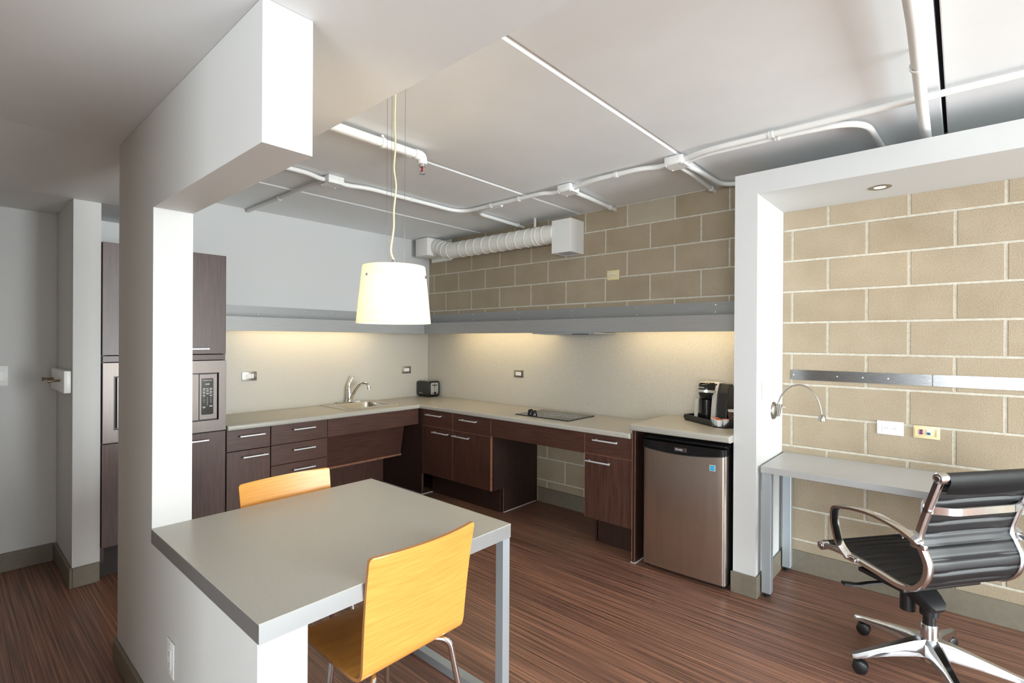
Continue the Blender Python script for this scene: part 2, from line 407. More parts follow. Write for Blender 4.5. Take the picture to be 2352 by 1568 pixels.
# block wall at the back: mortar bed and every block a piece
wb = struct('wall_back', bx(B(), 0, XR+.2, .004, .2, 0, 2.70), 'mortar', label='painted concrete block wall behind kitchen and desk')
BC = {}
def block(x0, x1, z0, z1, mat='concrete_block'):
    gp = .0065; a, b, c, d = x0+gp, x1-gp, z0+gp, min(z1-gp, 2.611)
    key = (round(b-a, 4), round(d-c, 4), mat)
    if key not in BC:
        w2, h = (b-a)/2, d-c; bm = B(); c_ = .003
        R = [[bm.verts.new(p) for p in ((-w2+i, y, i), (w2-i, y, i), (w2-i, y, h-i), (-w2+i, y, h-i))] for y, i in ((.03, 0), (c_, 0), (0, c_))]
        bm.faces.new(R[2])
        for q in (0, 1):
            for k in range(4): bm.faces.new((R[q][k], R[q][(k+1) % 4], R[q+1][(k+1) % 4], R[q+1][k]))
        bmesh.ops.recalc_face_normals(bm, faces=bm.faces)
        me = bpy.data.meshes.new('block'); bm.to_mesh(me); bm.free(); me.materials.append(MATS[mat]); BC[key] = me
    o = bpy.data.objects.new('block', BC[key]); link_obj(o, wb); o.location = Vector(((a+b)/2, 0, c)) - ORG[wb]
CRS = .2032
def vis(x0, x1, z0, z1):
    for a, b, c, d in ((0, 3.56, 1.72, 2.7), (1.62, 2.52, 0, .80), (3.70, 9, 0, 2.35)):
        if x0 < b and x1 > a and z0 < d and z1 > c: return True
for c in range(13):
    z0, z1 = c*CRS, min((c+1)*CRS, 2.618); x = 3.75 + (0 if c % 2 == 0 else CRS) - 12*2*CRS
    while x < XR:
        x0, x1 = max(x, 0.0), min(x+2*CRS, XR)
        if x1 - x0 > .03:
            if x0 < 3.60 < x1 and z1 < 2.5:      # split where the alcove frame covers the wall
                pass
            if vis(x0, x1, z0, z1): block(x0, x1, z0, z1, 'pale_block' if c == 12 and abs(x-2.531) < .02 else 'concrete_block')
        x += 2*CRS

# baseboards
def base(name, *boxes):
    bm = B()
    for b in boxes: bx(bm, *b, bev=.003, seg=1)
    return struct(name, bm, 'baseboard_vinyl')
base('baseboard_partition', (1.636, 3.20, YP0-.014, YP0-.0005, 0, .10), (1.636, 1.6495, YP0, YP1, 0, .10))
base('baseboard_left', (.0005, .014, YB, -3.22, 0, .12), (.0145, .6145, -3.219, -3.2055, 0, .12), (.6005, .6145, -3.205, -3.075, 0, .12))
base('baseboard_back', (1.62, 2.53, -.014, -.0005, 0, .135), (3.708, XR, -.014, -.0005, 0, .135))
base('baseboard_frame', (3.556, 3.7065, -.589, -.5755, 0, .125), (3.6935, 3.7065, -.575, -.0155, 0, .125))

# ================================================================== KITCHEN CABINETS
ZC = .872         # worktop height
FA, FB = .615, -.612    # cabinet faces
def handle_x(parent, y0, y1, z, x=FA):          # bar pull on a face that looks along +x
    bm = B(); bx(bm, x+.026, x+.036, y0, y1, z-.005, z+.005, .0015, 1)
    for y in (y0+.018, y1-.018): bx(bm, x+.0005, x+.027, y-.005, y+.005, z-.004, z+.004)
    return obj('handle', bm, 'handle_metal', parent)
def handle_y(parent, x0, x1, z, y=FB):          # bar pull on a face that looks along -y
    bm = B(); bx(bm, x0, x1, y-.036, y-.026, z-.005, z+.005, .0015, 1)
    for x in (x0+.018, x1-.018): bx(bm, x-.005, x+.005, y-.027, y-.0005, z-.004, z+.004)
    return obj('handle', bm, 'handle_metal', parent)
G = .0015
# tall cabinet
t = thing('tall_cabinet', 'tall dark wood cabinet housing the built-in microwave behind the white pillar', 'cabinet', (.3, -2.71, 0))
bm = B()
bx(bm, .002, .592, -3.070, -3.052, .10, 2.094); bx(bm, .002, .592, -2.380, -2.362, .0, 2.094); bx(bm, .002, .592, -3.052, -2.380, 2.075, 2.094)
bx(bm, .002, .592, -3.052, -2.380, 1.35, 1.37); bx(bm, .002, .592, -3.052, -2.380, .82, .84); bx(bm, .002, .592, -3.052, -2.380, .19, .21); bx(bm, .002, .02, -3.052, -2.38, .21, 2.075)
obj('carcass', bm, 'wood_dark', t, 0)
d = obj('door', bx(B(), .594, FA, -3.068, -2.364, 1.392, 2.094, .001, 1), 'wood_vertical', t, 0); handle_x(d, -2.66, -2.48, 1.428)
d = obj('door', bx(B(), .594, FA, -3.068, -2.364, .20, .838, .001, 1), 'wood_vertical', t, 0); handle_x(d, -2.66, -2.48, .790)
obj('filler_strip', bx(B(), .594, FA-.004, -3.066, -2.366, 1.349, 1.387, .001, 1), 'wood_horizontal', t, 0)
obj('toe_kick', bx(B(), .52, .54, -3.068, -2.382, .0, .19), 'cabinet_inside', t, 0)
# microwave
t = thing('microwave', 'built-in stainless steel microwave oven with black keypad', 'microwave', (.3, -2.71, .842))
bm = B(); bx(bm, .1, .59, -3.0, -2.43, .90, 1.26); obj('body', bm, 'black_plastic', t, 0)
mx0, mx1, mz0, mz1 = -3.010, -2.412, .925, 1.258
fr_ = cells(B(), [-3.067, mx0, mx1, -2.363], [.845, mz0, mz1, 1.345], FA-.012, FA+.006, lambda a, b: not (mx0 < a < mx1 and mz0 < b < mz1), .0015, lambda c, e: True)
bmesh.ops.transform(fr_, matrix=Matrix(((0, 0, 1, 0), (1, 0, 0, 0), (0, 1, 0, 0), (0, 0, 0, 1))), verts=fr_.verts)
obj('trim_frame', fr_, 'stainless_trim', t, 0)
obj('recess', bx(B(), .5905, .597, mx0, mx1, mz0, mz1), 'black_plastic', t, 0)
dr = cells(B(), [-2.995, -2.92, -2.585, -2.541], [.934, .975, 1.212, 1.252], FA-.016, FA+.012, lambda a, b: not (-2.92 < a < -2.585 and .975 < b < 1.212))
bmesh.ops.transform(dr, matrix=Matrix(((0, 0, 1, 0), (1, 0, 0, 0), (0, 1, 0, 0), (0, 0, 0, 1))), verts=dr.verts)
dr = obj('door', dr, 'stainless_trim', t, 0)
obj('window', bx(B(), FA-.006, FA+.002, -2.92, -2.585, .975, 1.212), 'dark_glass', dr, 0)
bm = B(); tube(bm, round_path([(FA+.013, -2.958, .96), (FA+.045, -2.958, .96), (FA+.045, -2.958, 1.228), (FA+.013, -2.958, 1.228)], .02), .008, 8); obj('handle', bm, 'black_gloss', dr)
cp = obj('control_panel', bx(B(), FA-.016, FA+.012, -2.538, -2.424, .934, 1.252, .002, 1), 'stainless_trim', t, 0)
kp = prism(B(), rrect(-2.524, -2.449, .968, 1.222, .008), FA+.0122, FA+.0138, 'x'); obj('keypad', kp, 'black_gloss', cp, 0)
fm = lambda y, z: face_mat((FA+.0142, y, z), (1, 0, 0))
text('lettering', 'KitchenAid', .0125, 'print_white', cp, fm(-2.4865, 1.207), .0002)
text('display', '0:00', .016, 'display_glow', cp, fm(-2.4865, 1.180), .0002)
bm = B()
rows = [1.150, 1.139, 1.127, 1.115, 1.102]
for i, z in enumerate(rows):
    for j, y in enumerate((-2.508, -2.4865, -2.465)):
        if i == 4 and j == 1: continue
        bx(bm, FA+.0139, FA+.0144, y-.009+(.002 if (i+j) % 3 == 0 else 0), y+.009-(.003 if (i+j) % 2 else 0), z-.0016, z+.0016)
        if (i*3+j) % 2 == 0: bx(bm, FA+.0139, FA+.0144, y-.006, y+.006, z-.0052, z-.003)
bx(bm, FA+.0139, FA+.0144, -2.518, -2.499, 1.021, 1.024); bx(bm, FA+.0139, FA+.0144, -2.517, -2.501, 1.015, 1.018); bx(bm, FA+.0139, FA+.0144, -2.474, -2.456, 1.023, 1.029)
obj('key_legend', bm, 'print_white', cp, 0)['kind'] = 'stuff'
for i, row in enumerate(('123', '456', '789', ' 0 ')):
    for j, chx in enumerate(row):
        if chx != ' ': text('key_digit', chx, .013, 'print_white', cp, fm((-2.508, -2.4865, -2.465)[j], 1.084 - i*.0155), .0002)

# base cabinets along the left wall
def carcass_A(t, y0, y1, toe=True):
    bm = B(); bx(bm, .002, .592, y0, y0+.016, .0 if not toe else .10, .83); bx(bm, .002, .592, y1-.016, y1, .0, .83); bx(bm, .002, .592, y0+.016, y1-.016, .19, .206); bx(bm, .002, .02, y0+.016, y1-.016, .206, .83)
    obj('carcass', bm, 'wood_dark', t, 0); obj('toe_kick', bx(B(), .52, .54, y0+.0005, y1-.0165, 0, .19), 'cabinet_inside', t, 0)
t = thing('base_cabinet', 'narrow dark wood base cabinet beside the tall cabinet', 'cabinet', (.3, -2.2, 0))
carcass_A(t, -2.3585, -2.0435)
d = obj('drawer', bx(B(), .594, FA, -2.356, -2.047, .678, .828, .001, 1), 'wood_horizontal', t, 0); handle_x(d, -2.276, -2.095, .784)
d = obj('door', bx(B(), .594, FA, -2.356, -2.047, .20, .673, .001, 1), 'wood_vertical', t, 0); handle_x(d, -2.254, -2.072, .627)
t = thing('drawer_cabinet', 'dark wood drawer unit with stacked drawers left of the sink', 'cabinet', (.3, -1.81, 0))
carcass_A(t, -2.0425, -1.5745)
for z0, z1, hz in ((.680, .830, .785), (.521, .676, .624), (.362, .517, .467), (.20, .358, .308)):
    d = obj('drawer', bx(B(), .594, FA, -2.040, -1.577, z0, z1, .001, 1), 'wood_horizontal', t, 0); handle_x(d, -1.876, -1.694, hz)
# open sink unit: apron, sloped panel hiding the plumbing, back panel
t = thing('sink_unit', 'open knee-space sink unit with wooden apron and sloped panel', 'cabinet', (.3, -1.1, 0))
obj('apron', bx(B(), .594, FA, -1.5735, -.6235, .680, .830, .001, 1), 'wood_horizontal', t, 0)
sp = prism(B(), [(.305, .335), (.325, .335), (.398, .700), (.378, .700)], -1.5735, -.6235, 'y'); obj('sloped_panel', sp, 'wood_horizontal', t, 0)
sp = prism(B(), [(.3255, .334), (.343, .334), (.345, .352), (.3295, .352)], -1.573, -.6235, 'y'); plabel(obj('edge_band', sp, 'edge_wood', t, 0), 'light reddish wood edge')
obj('back_panel', bx(B(), .003, .026, -1.5735, -.6235, 0, .60), 'wood_vertical', t, 0)
# corner cabinet on the back wall: two drawers over two doors
t = thing('base_cabinet', 'double-door dark wood base cabinet in the corner left of the cooktop opening', 'cabinet', (1.12, -.3, 0))
obj('side_panel', bx(B(), .004, .668, -.6165, -.5985, 0, .83), 'wood_dark', t, 0)
bm = prism(B(), [(-.002, 0), (-.466, 0), (-.466, .212), (-.590, .212), (-.590, .83), (-.002, .83)], 1.579, 1.603, 'x'); obj('side_panel', bm, 'wood_dark', t, 0)
for q in ((1.5785, 1.5815, -.6135, -.592, .209, .66), (1.5965, 1.603, -.468, -.4665, .0, .211), (.6625, .668, -.6185, -.617, 0, .205)): obj('edge_band', bx(B(), *q), 'edge_wood', t, 0)
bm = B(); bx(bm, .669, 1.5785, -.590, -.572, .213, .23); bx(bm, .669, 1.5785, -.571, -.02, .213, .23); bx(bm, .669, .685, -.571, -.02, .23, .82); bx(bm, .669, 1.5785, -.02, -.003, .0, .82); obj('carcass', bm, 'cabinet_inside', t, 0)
obj('toe_kick', bx(B(), .669, 1.5785, -.487, -.47, 0, .212), 'wood_dark', t, 0)
for a, b, hs, hd in ((.640, 1.1005, (.738, .958), (.834, 1.057)), (1.1035, 1.5825, (1.216, 1.428), (1.115, 1.333))):
    d = obj('drawer', bx(B(), a+G, b-G, FB, -.592, .676, .828, .001, 1), 'wood_horizontal', t, 0); handle_y(d, *hs, .785)
    d = obj('door', bx(B(), a+G, b-G, FB, -.592, .210, .672, .001, 1), 'wood_vertical', t, 0); handle_y(d, *hd, .628)
for q in ((1.100, 1.104, FB+.001, -.594, .212, .826), (.641, 1.5815, FB+.001, -.594, .6725, .6755), (1.5815, 1.5845, FB+.0005, -.592, .210, .828)): plabel(obj('edge_band', bx(B(), *q), 'edge_wood', t, 0), 'light reddish wood edge')
for q in ((.03, .6685, -.622, -.617, 0, .005), (.6685, .673, -.617, -.488, 0, .005), (1.6035, 1.608, -.466, -.02, 0, .005)): plabel(obj('caulk_line', bx(B(), *q), 'caulk_white', t, 0), 'thin white sealant line on the floor')
# apron over the knee space under the cooktop
t = obj('apron_panel', bx(B(), 1.586, 2.5305, FB, -.592, .680, .8305, .001, 1), 'wood_horizontal', None, 0); tag(t, 'dark wood apron spanning the open space under the cooktop', 'apron')
# right base cabinet
t = thing('base_cabinet', 'single-door dark wood base cabinet between cooktop opening and refrigerator', 'cabinet', (2.73, -.3, 0))
bm = prism(B(), [(-.002, 0), (-.466, 0), (-.466, .216), (-.590, .216), (-.590, .83), (-.002, .83)], 2.533, 2.549, 'x'); obj('side_panel', bm, 'wood_dark', t, 0)
bm = B(); bx(bm, 2.55, 2.918, -.590, -.02, .217, .235); bx(bm, 2.55, 2.918, -.02, -.003, 0, .82); obj('carcass', bm, 'cabinet_inside', t, 0)
obj('toe_kick', bx(B(), 2.567, 2.918, -.470, -.455, 0, .216), 'wood_dark', t, 0)
d = obj('drawer', bx(B(), 2.5345, 2.9175, FB, -.592, .686, .8305, .001, 1), 'wood_horizontal', t, 0); handle_y(d, 2.615, 2.814, .792)
d = obj('door', bx(B(), 2.5345, 2.9175, FB, -.592, .218, .682, .001, 1), 'wood_vertical', t, 0); handle_y(d, 2.557, 2.757, .636)
for q in ((2.5315, 2.5342, FB+.001, -.592, .22, .829), (2.535, 2.917, FB+.001, -.594, .6825, .6855), (2.5645, 2.5665, -.4675, -.4662, 0, .215)): obj('edge_band', bx(B(), *q), 'edge_wood', t, 0)
# panel beside the refrigerator
t = thing('cabinet_panel', 'full-height dark wood side panel standing beside the refrigerator', 'panel', (2.932, -.3, 0))
obj('panel', bx(B(), 2.9195, 2.9445, -.622, -.003, .0, .892), 'wood_dark', t, 0)
for q in ((2.9195, 2.923, -.6245, -.6225, 0, .891), (2.941, 2.9445, -.6245, -.6225, 0, .891)): plabel(obj('edge_band', bx(B(), *q), 'edge_wood', t, 0), 'light reddish wood edge')
obj('caulk_line', bx(B(), 2.915, 2.951, -.629, -.625, 0, .005), 'caulk_white', t, 0)
bm = B(); bx(bm, 2.945, 2.950, -.622, -.05, 0, .005); obj('caulk_line', bm, 'caulk_white', t, 0)
# worktops
SX0, SX1, SY0, SY1 = .085, .495, -1.305, -.835
wt = cells(B(), [.002, SX0, SX1, .642, 2.905], [-2.3595, SY0, SY1, -.634, -.002], .832, ZC,
           lambda x, y: (x < .642 or y > -.634) and not (SX0 < x < SX1 and SY0 < y < SY1), .012,
           lambda c, e: (abs(c.x-.642) < 1e-3 and c.y < -.634) or (abs(c.y+.634) < 1e-3 and c.x > .642))
tag(obj('worktop', wt, 'worktop_laminate', None, 30), 'L-shaped beige laminate kitchen worktop with rounded edge', 'worktop')
wt = cells(B(), [2.907, 3.564], [-.640, -.002], .8935, .936, lambda x, y: True, .012, lambda c, e: abs(c.y+.64) < 1e-3)
tag(obj('worktop', wt, 'worktop_laminate', None, 30), 'short raised beige worktop over the refrigerator', 'worktop')
# backsplash panels
tag(obj('backsplash', bx(B(), .0015, .012, -2.36, -.0135, ZC+.0005, 1.676), 'backsplash_laminate', None, 0), 'speckled beige backsplash panel behind the sink', 'backsplash')
tag(obj('backsplash', cells(B(), [.0125, 2.906, 3.565], [ZC+.0005, .9365, 1.676], .0005, .012, lambda x, z: not (x > 2.906 and z < .9365)), 'backsplash_laminate', None, 0), 'speckled beige backsplash panel behind the cooktop and coffee maker', 'backsplash')
o = bpy.data.objects['backsplash.001']; o.data.transform(Matrix.Rotation(PI/2, 4, 'X'))
zs = [v.co.z for v in o.data.vertices]; ys = [v.co.y for v in o.data.vertices]
o.location = (o.location.x, -.0005 - max(ys), ZC + .0005 - min(zs))

# ------------------------------------------------ metal light valances
VD, VT, VB = .315, 1.678, 1.566
def screw_dot(p, n, r=.008, parent=None):
    bm = B(); p = Vector(p); n = Vector(n); lathe(bm, [(0, .003), (r*.45, .0032), (r*.5, .0018), (r*.85, .0028), (r, .0)], p, n, 10); return obj('screw', bm, 'screw_metal', parent)
t = thing('light_valance', 'brushed metal light valance on the white wall above the sink', 'valance', (.15, -1.35, VB))
obj('wall_plate', bx(B(), .0008, .013, -2.36, -.015, VT+.0005, 1.783), 'valance_metal', t, 0)
obj('shelf_top', bx(B(), .0125, VD-.0135, -2.36, -VD, VT-.012, VT), 'valance_metal', t, 0)
obj('front_lip', bx(B(), VD-.013, VD, -2.36, -VD-.0005, VB, VT, .001, 1), 'valance_metal', t, 0)
for y in (-1.897, -1.476, -1.209, -.9, -.6):
    for z in (1.758, 1.709): screw_dot((.013, y, z), (1, 0, 0), .0065, t)
bm = B(); tube(bm, [(VD-.045, -2.06, VB+.017), (VD-.045, -.82, VB+.017)], .011, 10); plabel(obj('light_tube', bm, 'tube_glow', t), 'glowing warm fluorescent tube')
bm = B(); bx(bm, VD-.075, VD-.0145, -2.08, -.80, VB+.03, VB+.05); obj('lamp_holder', bm, 'white_plastic', t, 0)
t = thing('light_valance', 'brushed metal light valance on the block wall above the cooktop', 'valance', (1.8, -.15, VB))
obj('wall_plate', bx(B(), .0135, 3.5655, -.013, -.0008, VT+.0005, 1.787), 'valance_metal', t, 0)
obj('shelf_top', bx(B(), .0125, 3.5655, -VD+.0135, -.0125, VT-.012, VT), 'valance_metal', t, 0)
obj('front_lip', bx(B(), VD+.0005, 3.5655, -VD, -VD+.013, VB, VT, .001, 1), 'valance_metal', t, 0)
for x in (.12, .741, 1.375, 2.002, 2.629, 3.259):
    for z in (1.765, 1.712): screw_dot((x, -.013, z), (0, -1, 0), .0075, t)
for a, b in ((.60, 1.80), (2.56, 3.52)):
    bm = B(); tube(bm, [(a, -VD+.045, VB+.017), (b, -VD+.045, VB+.017)], .011, 10); plabel(obj('light_tube', bm, 'tube_glow', t), 'glowing warm fluorescent tube')
    bm = B(); bx(bm, a-.02, b+.02, -VD+.0145, -VD+.075, VB+.03, VB+.05); obj('lamp_holder', bm, 'white_plastic', t, 0)
# slim range hood tucked under the valance
t = thing('range_hood', 'slim grey extractor hood tucked under the valance above the cooktop', 'range hood', (2.1, -.2, 1.555))
obj('body', bx(B(), 1.82, 2.44, -.295, -.03, 1.574, 1.66), 'valance_metal', t, 0)
obj('visor', bx(B(), 1.815, 2.445, -.345, -.03, 1.5555, 1.5655, .002, 1), 'silver_paint', t, 0)
obj('filter', bx(B(), 1.86, 2.20, -.28, -.06, 1.551, 1.5555), 'print_grey', t, 0)
obj('control_bar', bx(B(), 2.22, 2.36, -.33, -.30, 1.550, 1.5555), 'black_plastic', t, 0)

# ------------------------------------------------ sink and faucet
t = thing('kitchen_sink', 'stainless steel drop-in sink set in the worktop', 'sink', (.285, -1.07, .70))
rim = cells(B(), [.033, .108, .478, .545], [-1.340, -1.288, -.852, -.800], ZC+.0005, ZC+.007, lambda x, y: not (.108 < x < .478 and -1.288 < y < -.852), .003, lambda c, e: c.z > ZC+.005)
obj('rim', rim, 'sink_steel', t, 40)
bm = B(); rings = []
for ins, z, r in ((0, ZC+.006, .05), (.004, ZC-.01, .05), (.012, ZC-.135, .05), (.03, ZC-.158, .045), (.07, ZC-.165, .03)):
    rings.append([bm.verts.new((x, y, z)) for x, y in rrect(.109+ins, .477-ins, -1.287+ins, -.853-ins, r, 6)])
for a, b in zip(rings, rings[1:]):
    for i in range(len(a)): bm.faces.new((a[i], a[(i+1) % len(a)], b[(i+1) % len(a)], b[i]))
bm.faces.new(rings[-1]); obj('bowl', bm, 'sink_steel', t, 50)
obj('drain', lathe(B(), [(0, .004), (.02, .004), (.024, .006), (.042, .006), (.045, 0)], (.293, -1.07, ZC-.1648)), 'chrome', t)
t = thing('faucet', 'chrome single-lever kitchen faucet behind the sink', 'faucet', (.075, -1.07, ZC+.007))
fx, fy, fz = .075, -1.055, ZC+.0075
bm = prism(B(), rrect(fx-.027, fx+.027, fy-.125, fy+.125, .026, 6), fz, fz+.012, 'z'); obj('deck_plate', bm, 'chrome', t, 30)
bm = B(); lathe(bm, [(0, 0), (.030, 0), (.030, .012), (.024, .022), (.022, .06), (.020, .10), (.0, .105)], (fx, fy, fz+.012)); obj('body', bm, 'chrome', t)
bm = B(); tube(bm, smooth_path([(fx+.01, fy+.008, fz+.03), (fx+.045, fy+.03, fz+.11), (fx+.085, fy+.055, fz+.175), (fx+.13, fy+.08, fz+.198), (fx+.165, fy+.10, fz+.185), (fx+.175, fy+.108, fz+.158)], 6), [.017]*6+[.0155]*8+[.0135]*17, 12); obj('spout', bm, 'chrome', t)
bm = B(); cyl(bm, (fx+.175, fy+.108, fz+.160), (fx+.176, fy+.109, fz+.132), .0165, 14); obj('aerator', bm, 'chrome', t)
bm = B(); tube(bm, smooth_path([(fx, fy, fz+.105), (fx-.004, fy-.004, fz+.15), (fx+.002, fy+.01, fz+.20), (fx+.012, fy+.035, fz+.248)], 5), [.022]*3+[.019]*3+[.014]*3+[.009]*3+[.0085]*4, 12)
lathe(bm, [(0, -.014), (.008, -.011), (.0125, 0), (.009, .010), (0, .014)], (fx+.012, fy+.037, fz+.252), n=12); obj('lever', bm, 'chrome', t)

# ------------------------------------------------ cooktop
t = thing('cooktop', 'black glass two-burner electric cooktop set in the worktop', 'cooktop', (2.037, -.315, ZC))
obj('glass', bx(B(), 1.765, 2.309, -.505, -.125, ZC+.0005, ZC+.008, .002, 1), 'cooktop_glass', t, 0)
for x, y, r in ((2.04, -.315, .085), (2.20, -.30, .075)):
    for rr in (r, r*.6):
        bm = B(); lathe(bm, [(rr-.0025, 0), (rr-.0025, .0006), (rr+.0025, .0006), (rr+.0025, 0)], (x, y, ZC+.008), n=32); obj('burner_ring', bm, 'print_grey', t)
for x, y in ((1.862, -.418), (1.93, -.455)):
    k = obj('knob', lathe(B(), [(.0, .034), (.019, .034), (.0225, .030), (.0235, .012), (.026, .004), (.026, 0)], (x, y, ZC+.0082)), 'black_gloss', t)
    bm = B(); bx(bm, x-.004, x+.004, y-.022, y+.022, ZC+.042, ZC+.047, .001, 1); obj('grip', bm, 'black_gloss', k)

# ------------------------------------------------ outlets and switches
def outlet(name, pos, normal, w, h, label, cat, plate, insert, horiz=True, slots=True, group=None):
    """plate mesh in a local frame: x across, z up, y out of the wall"""
    n = Vector(normal); x = Vector((0, 0, 1)).cross(n); M_ = Matrix((x, n, Vector((0, 0, 1)))).transposed().to_4x4(); M_.translation = Vector(pos)
    t = thing(name, label, cat, pos, 0, group)
    def put(nm, bm, mat, par): bmesh.ops.transform(bm, matrix=M_, verts=bm.verts); return obj(nm, bm, mat, par)
    put('plate', bx(B(), -w/2, w/2, .0008, .0065, -h/2, h/2, .0025, 2), plate, t)
    iw, ih = (w*.58, h*.46) if horiz else (w*.46, h*.58)
    if insert:
        put('insert', bx(B(), -iw/2, iw/2, .0067, .0095, -ih/2, ih/2, .0008, 1), insert, t)
        if slots:
            bm = B()
            for s in (-1, 1):
                cx, cz = (s*iw*.27, 0) if horiz else (0, s*ih*.27)
                if horiz:
                    bx(bm, cx-.007, cx-.0005, .0092, .0099, .0035, .0055); bx(bm, cx-.007, cx-.0005, .0092, .0099, -.0055, -.0035); bx(bm, cx+.005, cx+.0085, .0092, .0099, -.002, .002)
                else:
                    bx(bm, cx-.0055, cx-.0035, .0092, .0099, cz, cz+.007); bx(bm, cx+.0035, cx+.0055, .0092, .0099, cz, cz+.007); bx(bm, cx-.002, cx+.002, .0092, .0099, cz-.0085, cz-.005)
            put('slots', bm, 'black_plastic', t)['kind'] = 'stuff'
        for s in (-1, 1):
            bm = B(); c = (s*w*.42, .0064, 0) if horiz else (0, .0064, s*h*.42); lathe(bm, [(0, .0012), (.0028, .001), (.0032, 0)], c, (0, 1, 0), 8); put('screw', bm, 'screw_metal', t)
    return t, put
outlet('wall_outlet', (.0125, -1.968, 1.181), (1, 0, 0), .121, .077, 'steel outlet plate on the backsplash beside the microwave cabinet', 'outlet', 'brushed_nickel', 'print_white')
outlet('wall_outlet', (.0125, -.322, 1.171), (1, 0, 0), .121, .077, 'steel outlet plate on the backsplash above the toaster', 'outlet', 'brushed_nickel', 'print_white')
outlet('wall_outlet', (1.381, -.0125, 1.178), (0, -1, 0), .118, .070, 'bronze outlet plate on the backsplash left of the cooktop', 'outlet', 'brushed_nickel', 'print_white')
t, put = outlet('wall_plate', (2.405, 0, 2.049), (0, -1, 0), .116, .080, 'cream cover plate on the block wall above the valance', 'wall plate', 'cream_plastic', None)
bm = B(); tube(bm, round_path([(-.03, .006, -.008), (-.03, .018, .0), (-.02, .02, .010), (.02, .02, .010), (.03, .018, 0), (.03, .006, -.008)], .01), .005, 8); put('loop', bm, 'white_plastic', t)
outlet('wall_outlet', (4.275, 0, .991), (0, -1, 0), .128, .080, 'white outlet plate on the block wall above the desk', 'outlet', 'white_plastic', 'white_plastic')
t, put = outlet('data_outlet', (4.442, 0, .986), (0, -1, 0), .118, .072, 'cream data plate with purple and blue jacks above the desk', 'data outlet', 'cream_plastic', None)
put('frame', cells(B(), [-.050, -.044, .044, .050], [.0066, .0105], -.022, .022, lambda a, b: abs(a) > .044), 'cream_plastic', t)
for a, z, m_ in ((-.024, .0085, 'jack_purple'), (-.024, -.006, 'jack_purple'), (.010, .0095, 'white_plastic'), (.010, -.006, 'jack_blue')):
    put('jack', bx(B(), a-.008, a+.008, .0066, .0115, z-.0065, z+.0065, .0005, 1), m_, t)
    if m_ != 'white_plastic': put('port', bx(B(), a-.004, a+.004, .0113, .0119, z-.003, z+.002), 'black_plastic', t)
outlet('wall_outlet', (2.47, YP0, .352), (0, -1, 0), .080, .125, 'white outlet low on the partition wall under the table edge', 'outlet', 'white_plastic', 'white_plastic', False)
t, put = outlet('light_switch', (0, -3.487, 1.254), (1, 0, 0), .096, .128, 'white rocker light switch at the far left wall', 'switch', 'white_plastic', None)
put('rocker', bx(B(), -.030, .030, .0066, .011, -.034, .034, .002, 1), 'white_plastic', t)
t, put = outlet('light_switch', (3.693, -.438, 1.205), (1, 0, 0), .075, .118, 'white light switch inside the alcove beside the reading lamp', 'switch', 'white_plastic', None)
put('rocker', bx(B(), -.017, .017, .0066, .010, -.033, .033, .0015, 1), 'white_plastic', t)

# ------------------------------------------------ hook board on the wing wall
t = thing('coat_hook', 'white hook board with two metal pegs on the short wall', 'coat hook', (.33, -3.225, 1.232))
obj('board', bx(B(), .08, .578, -3.243, -3.206, 1.166, 1.300, .005, 2), 'white_plastic', t, 40)
for x in (.19, .44):
    bm = B(); cyl(bm, (x, -3.2435, 1.236), (x, -3.292, 1.236), .007, 12); p = obj('peg', bm, 'bronze', t)
    bm = B(); cyl(bm, (x, -3.292, 1.234), (x, -3.299, 1.234), .0115, 14); obj('peg_cap', bm, 'bronze', p)

# ------------------------------------------------ toaster
t = thing('toaster', 'black two-slice toaster with chrome end in the corner', 'toaster', (.14, -.115, ZC))
tx0, tx1, ty0, ty1, tz0 = .034, .232, -.188, -.034, ZC+.008
bm = prism(B(), rrect(ty0, ty1, tz0, tz0+.165, .028, 6), tx0, tx1-.018, 'x'); obj('body', bm, 'toaster_black', t, 30)
bm = prism(B(), rrect(ty0-.002, ty1+.002, tz0-.002, tz0+.167, .030, 6), tx1-.0178, tx1, 'x', .002); obj('end_cap', bm, 'black_gloss', t, 30)
pl = prism(B(), rrect(ty0+.030, ty1-.018, tz0+.022, tz0+.150, .014, 5), tx1+.0003, tx1+.004, 'x'); pl = obj('face_plate', pl, 'chrome', t, 30)
obj('slot', bx(B(), tx1+.004, tx1+.0048, -.107, -.103, tz0+.045, tz0+.142), 'black_plastic', pl, 0)
obj('lever', bx(B(), tx1+.005, tx1+.020, -.132, -.078, tz0+.118, tz0+.127, .002, 1), 'black_plastic', pl)
bm = B(); lathe(bm, [(.013, 0), (.012, .012), (0, .013)], (tx1+.0042, -.100, tz0+.036), (1, 0, 0), 16); obj('dial', bm, 'black_plastic', pl)
for y in (-.135, -.066):
    bm = B(); lathe(bm, [(.006, 0), (.005, .003), (0, .0035)], (tx1+.0042, y, tz0+.034), (1, 0, 0), 10); obj('button', bm, 'bronze', pl)
for y0 in (-.150, -.104): obj('bread_slot', bx(B(), tx0+.02, tx1-.04, y0, y0+.030, tz0+.1652, tz0+.1668), 'chrome', t, 0)
text('lettering', 'Kitchenaid', .013, 'print_white', t, face_mat((.10, ty0-.0004, tz0+.035), (0, -1, 0)), .0002)
for x in (.055, .205):
    for y in (-.165, -.055): obj('foot', lathe(B(), [(0, 0), (.009, 0), (.009, .010)], (x, y, ZC+.0005), n=10), 'black_rubber', t)

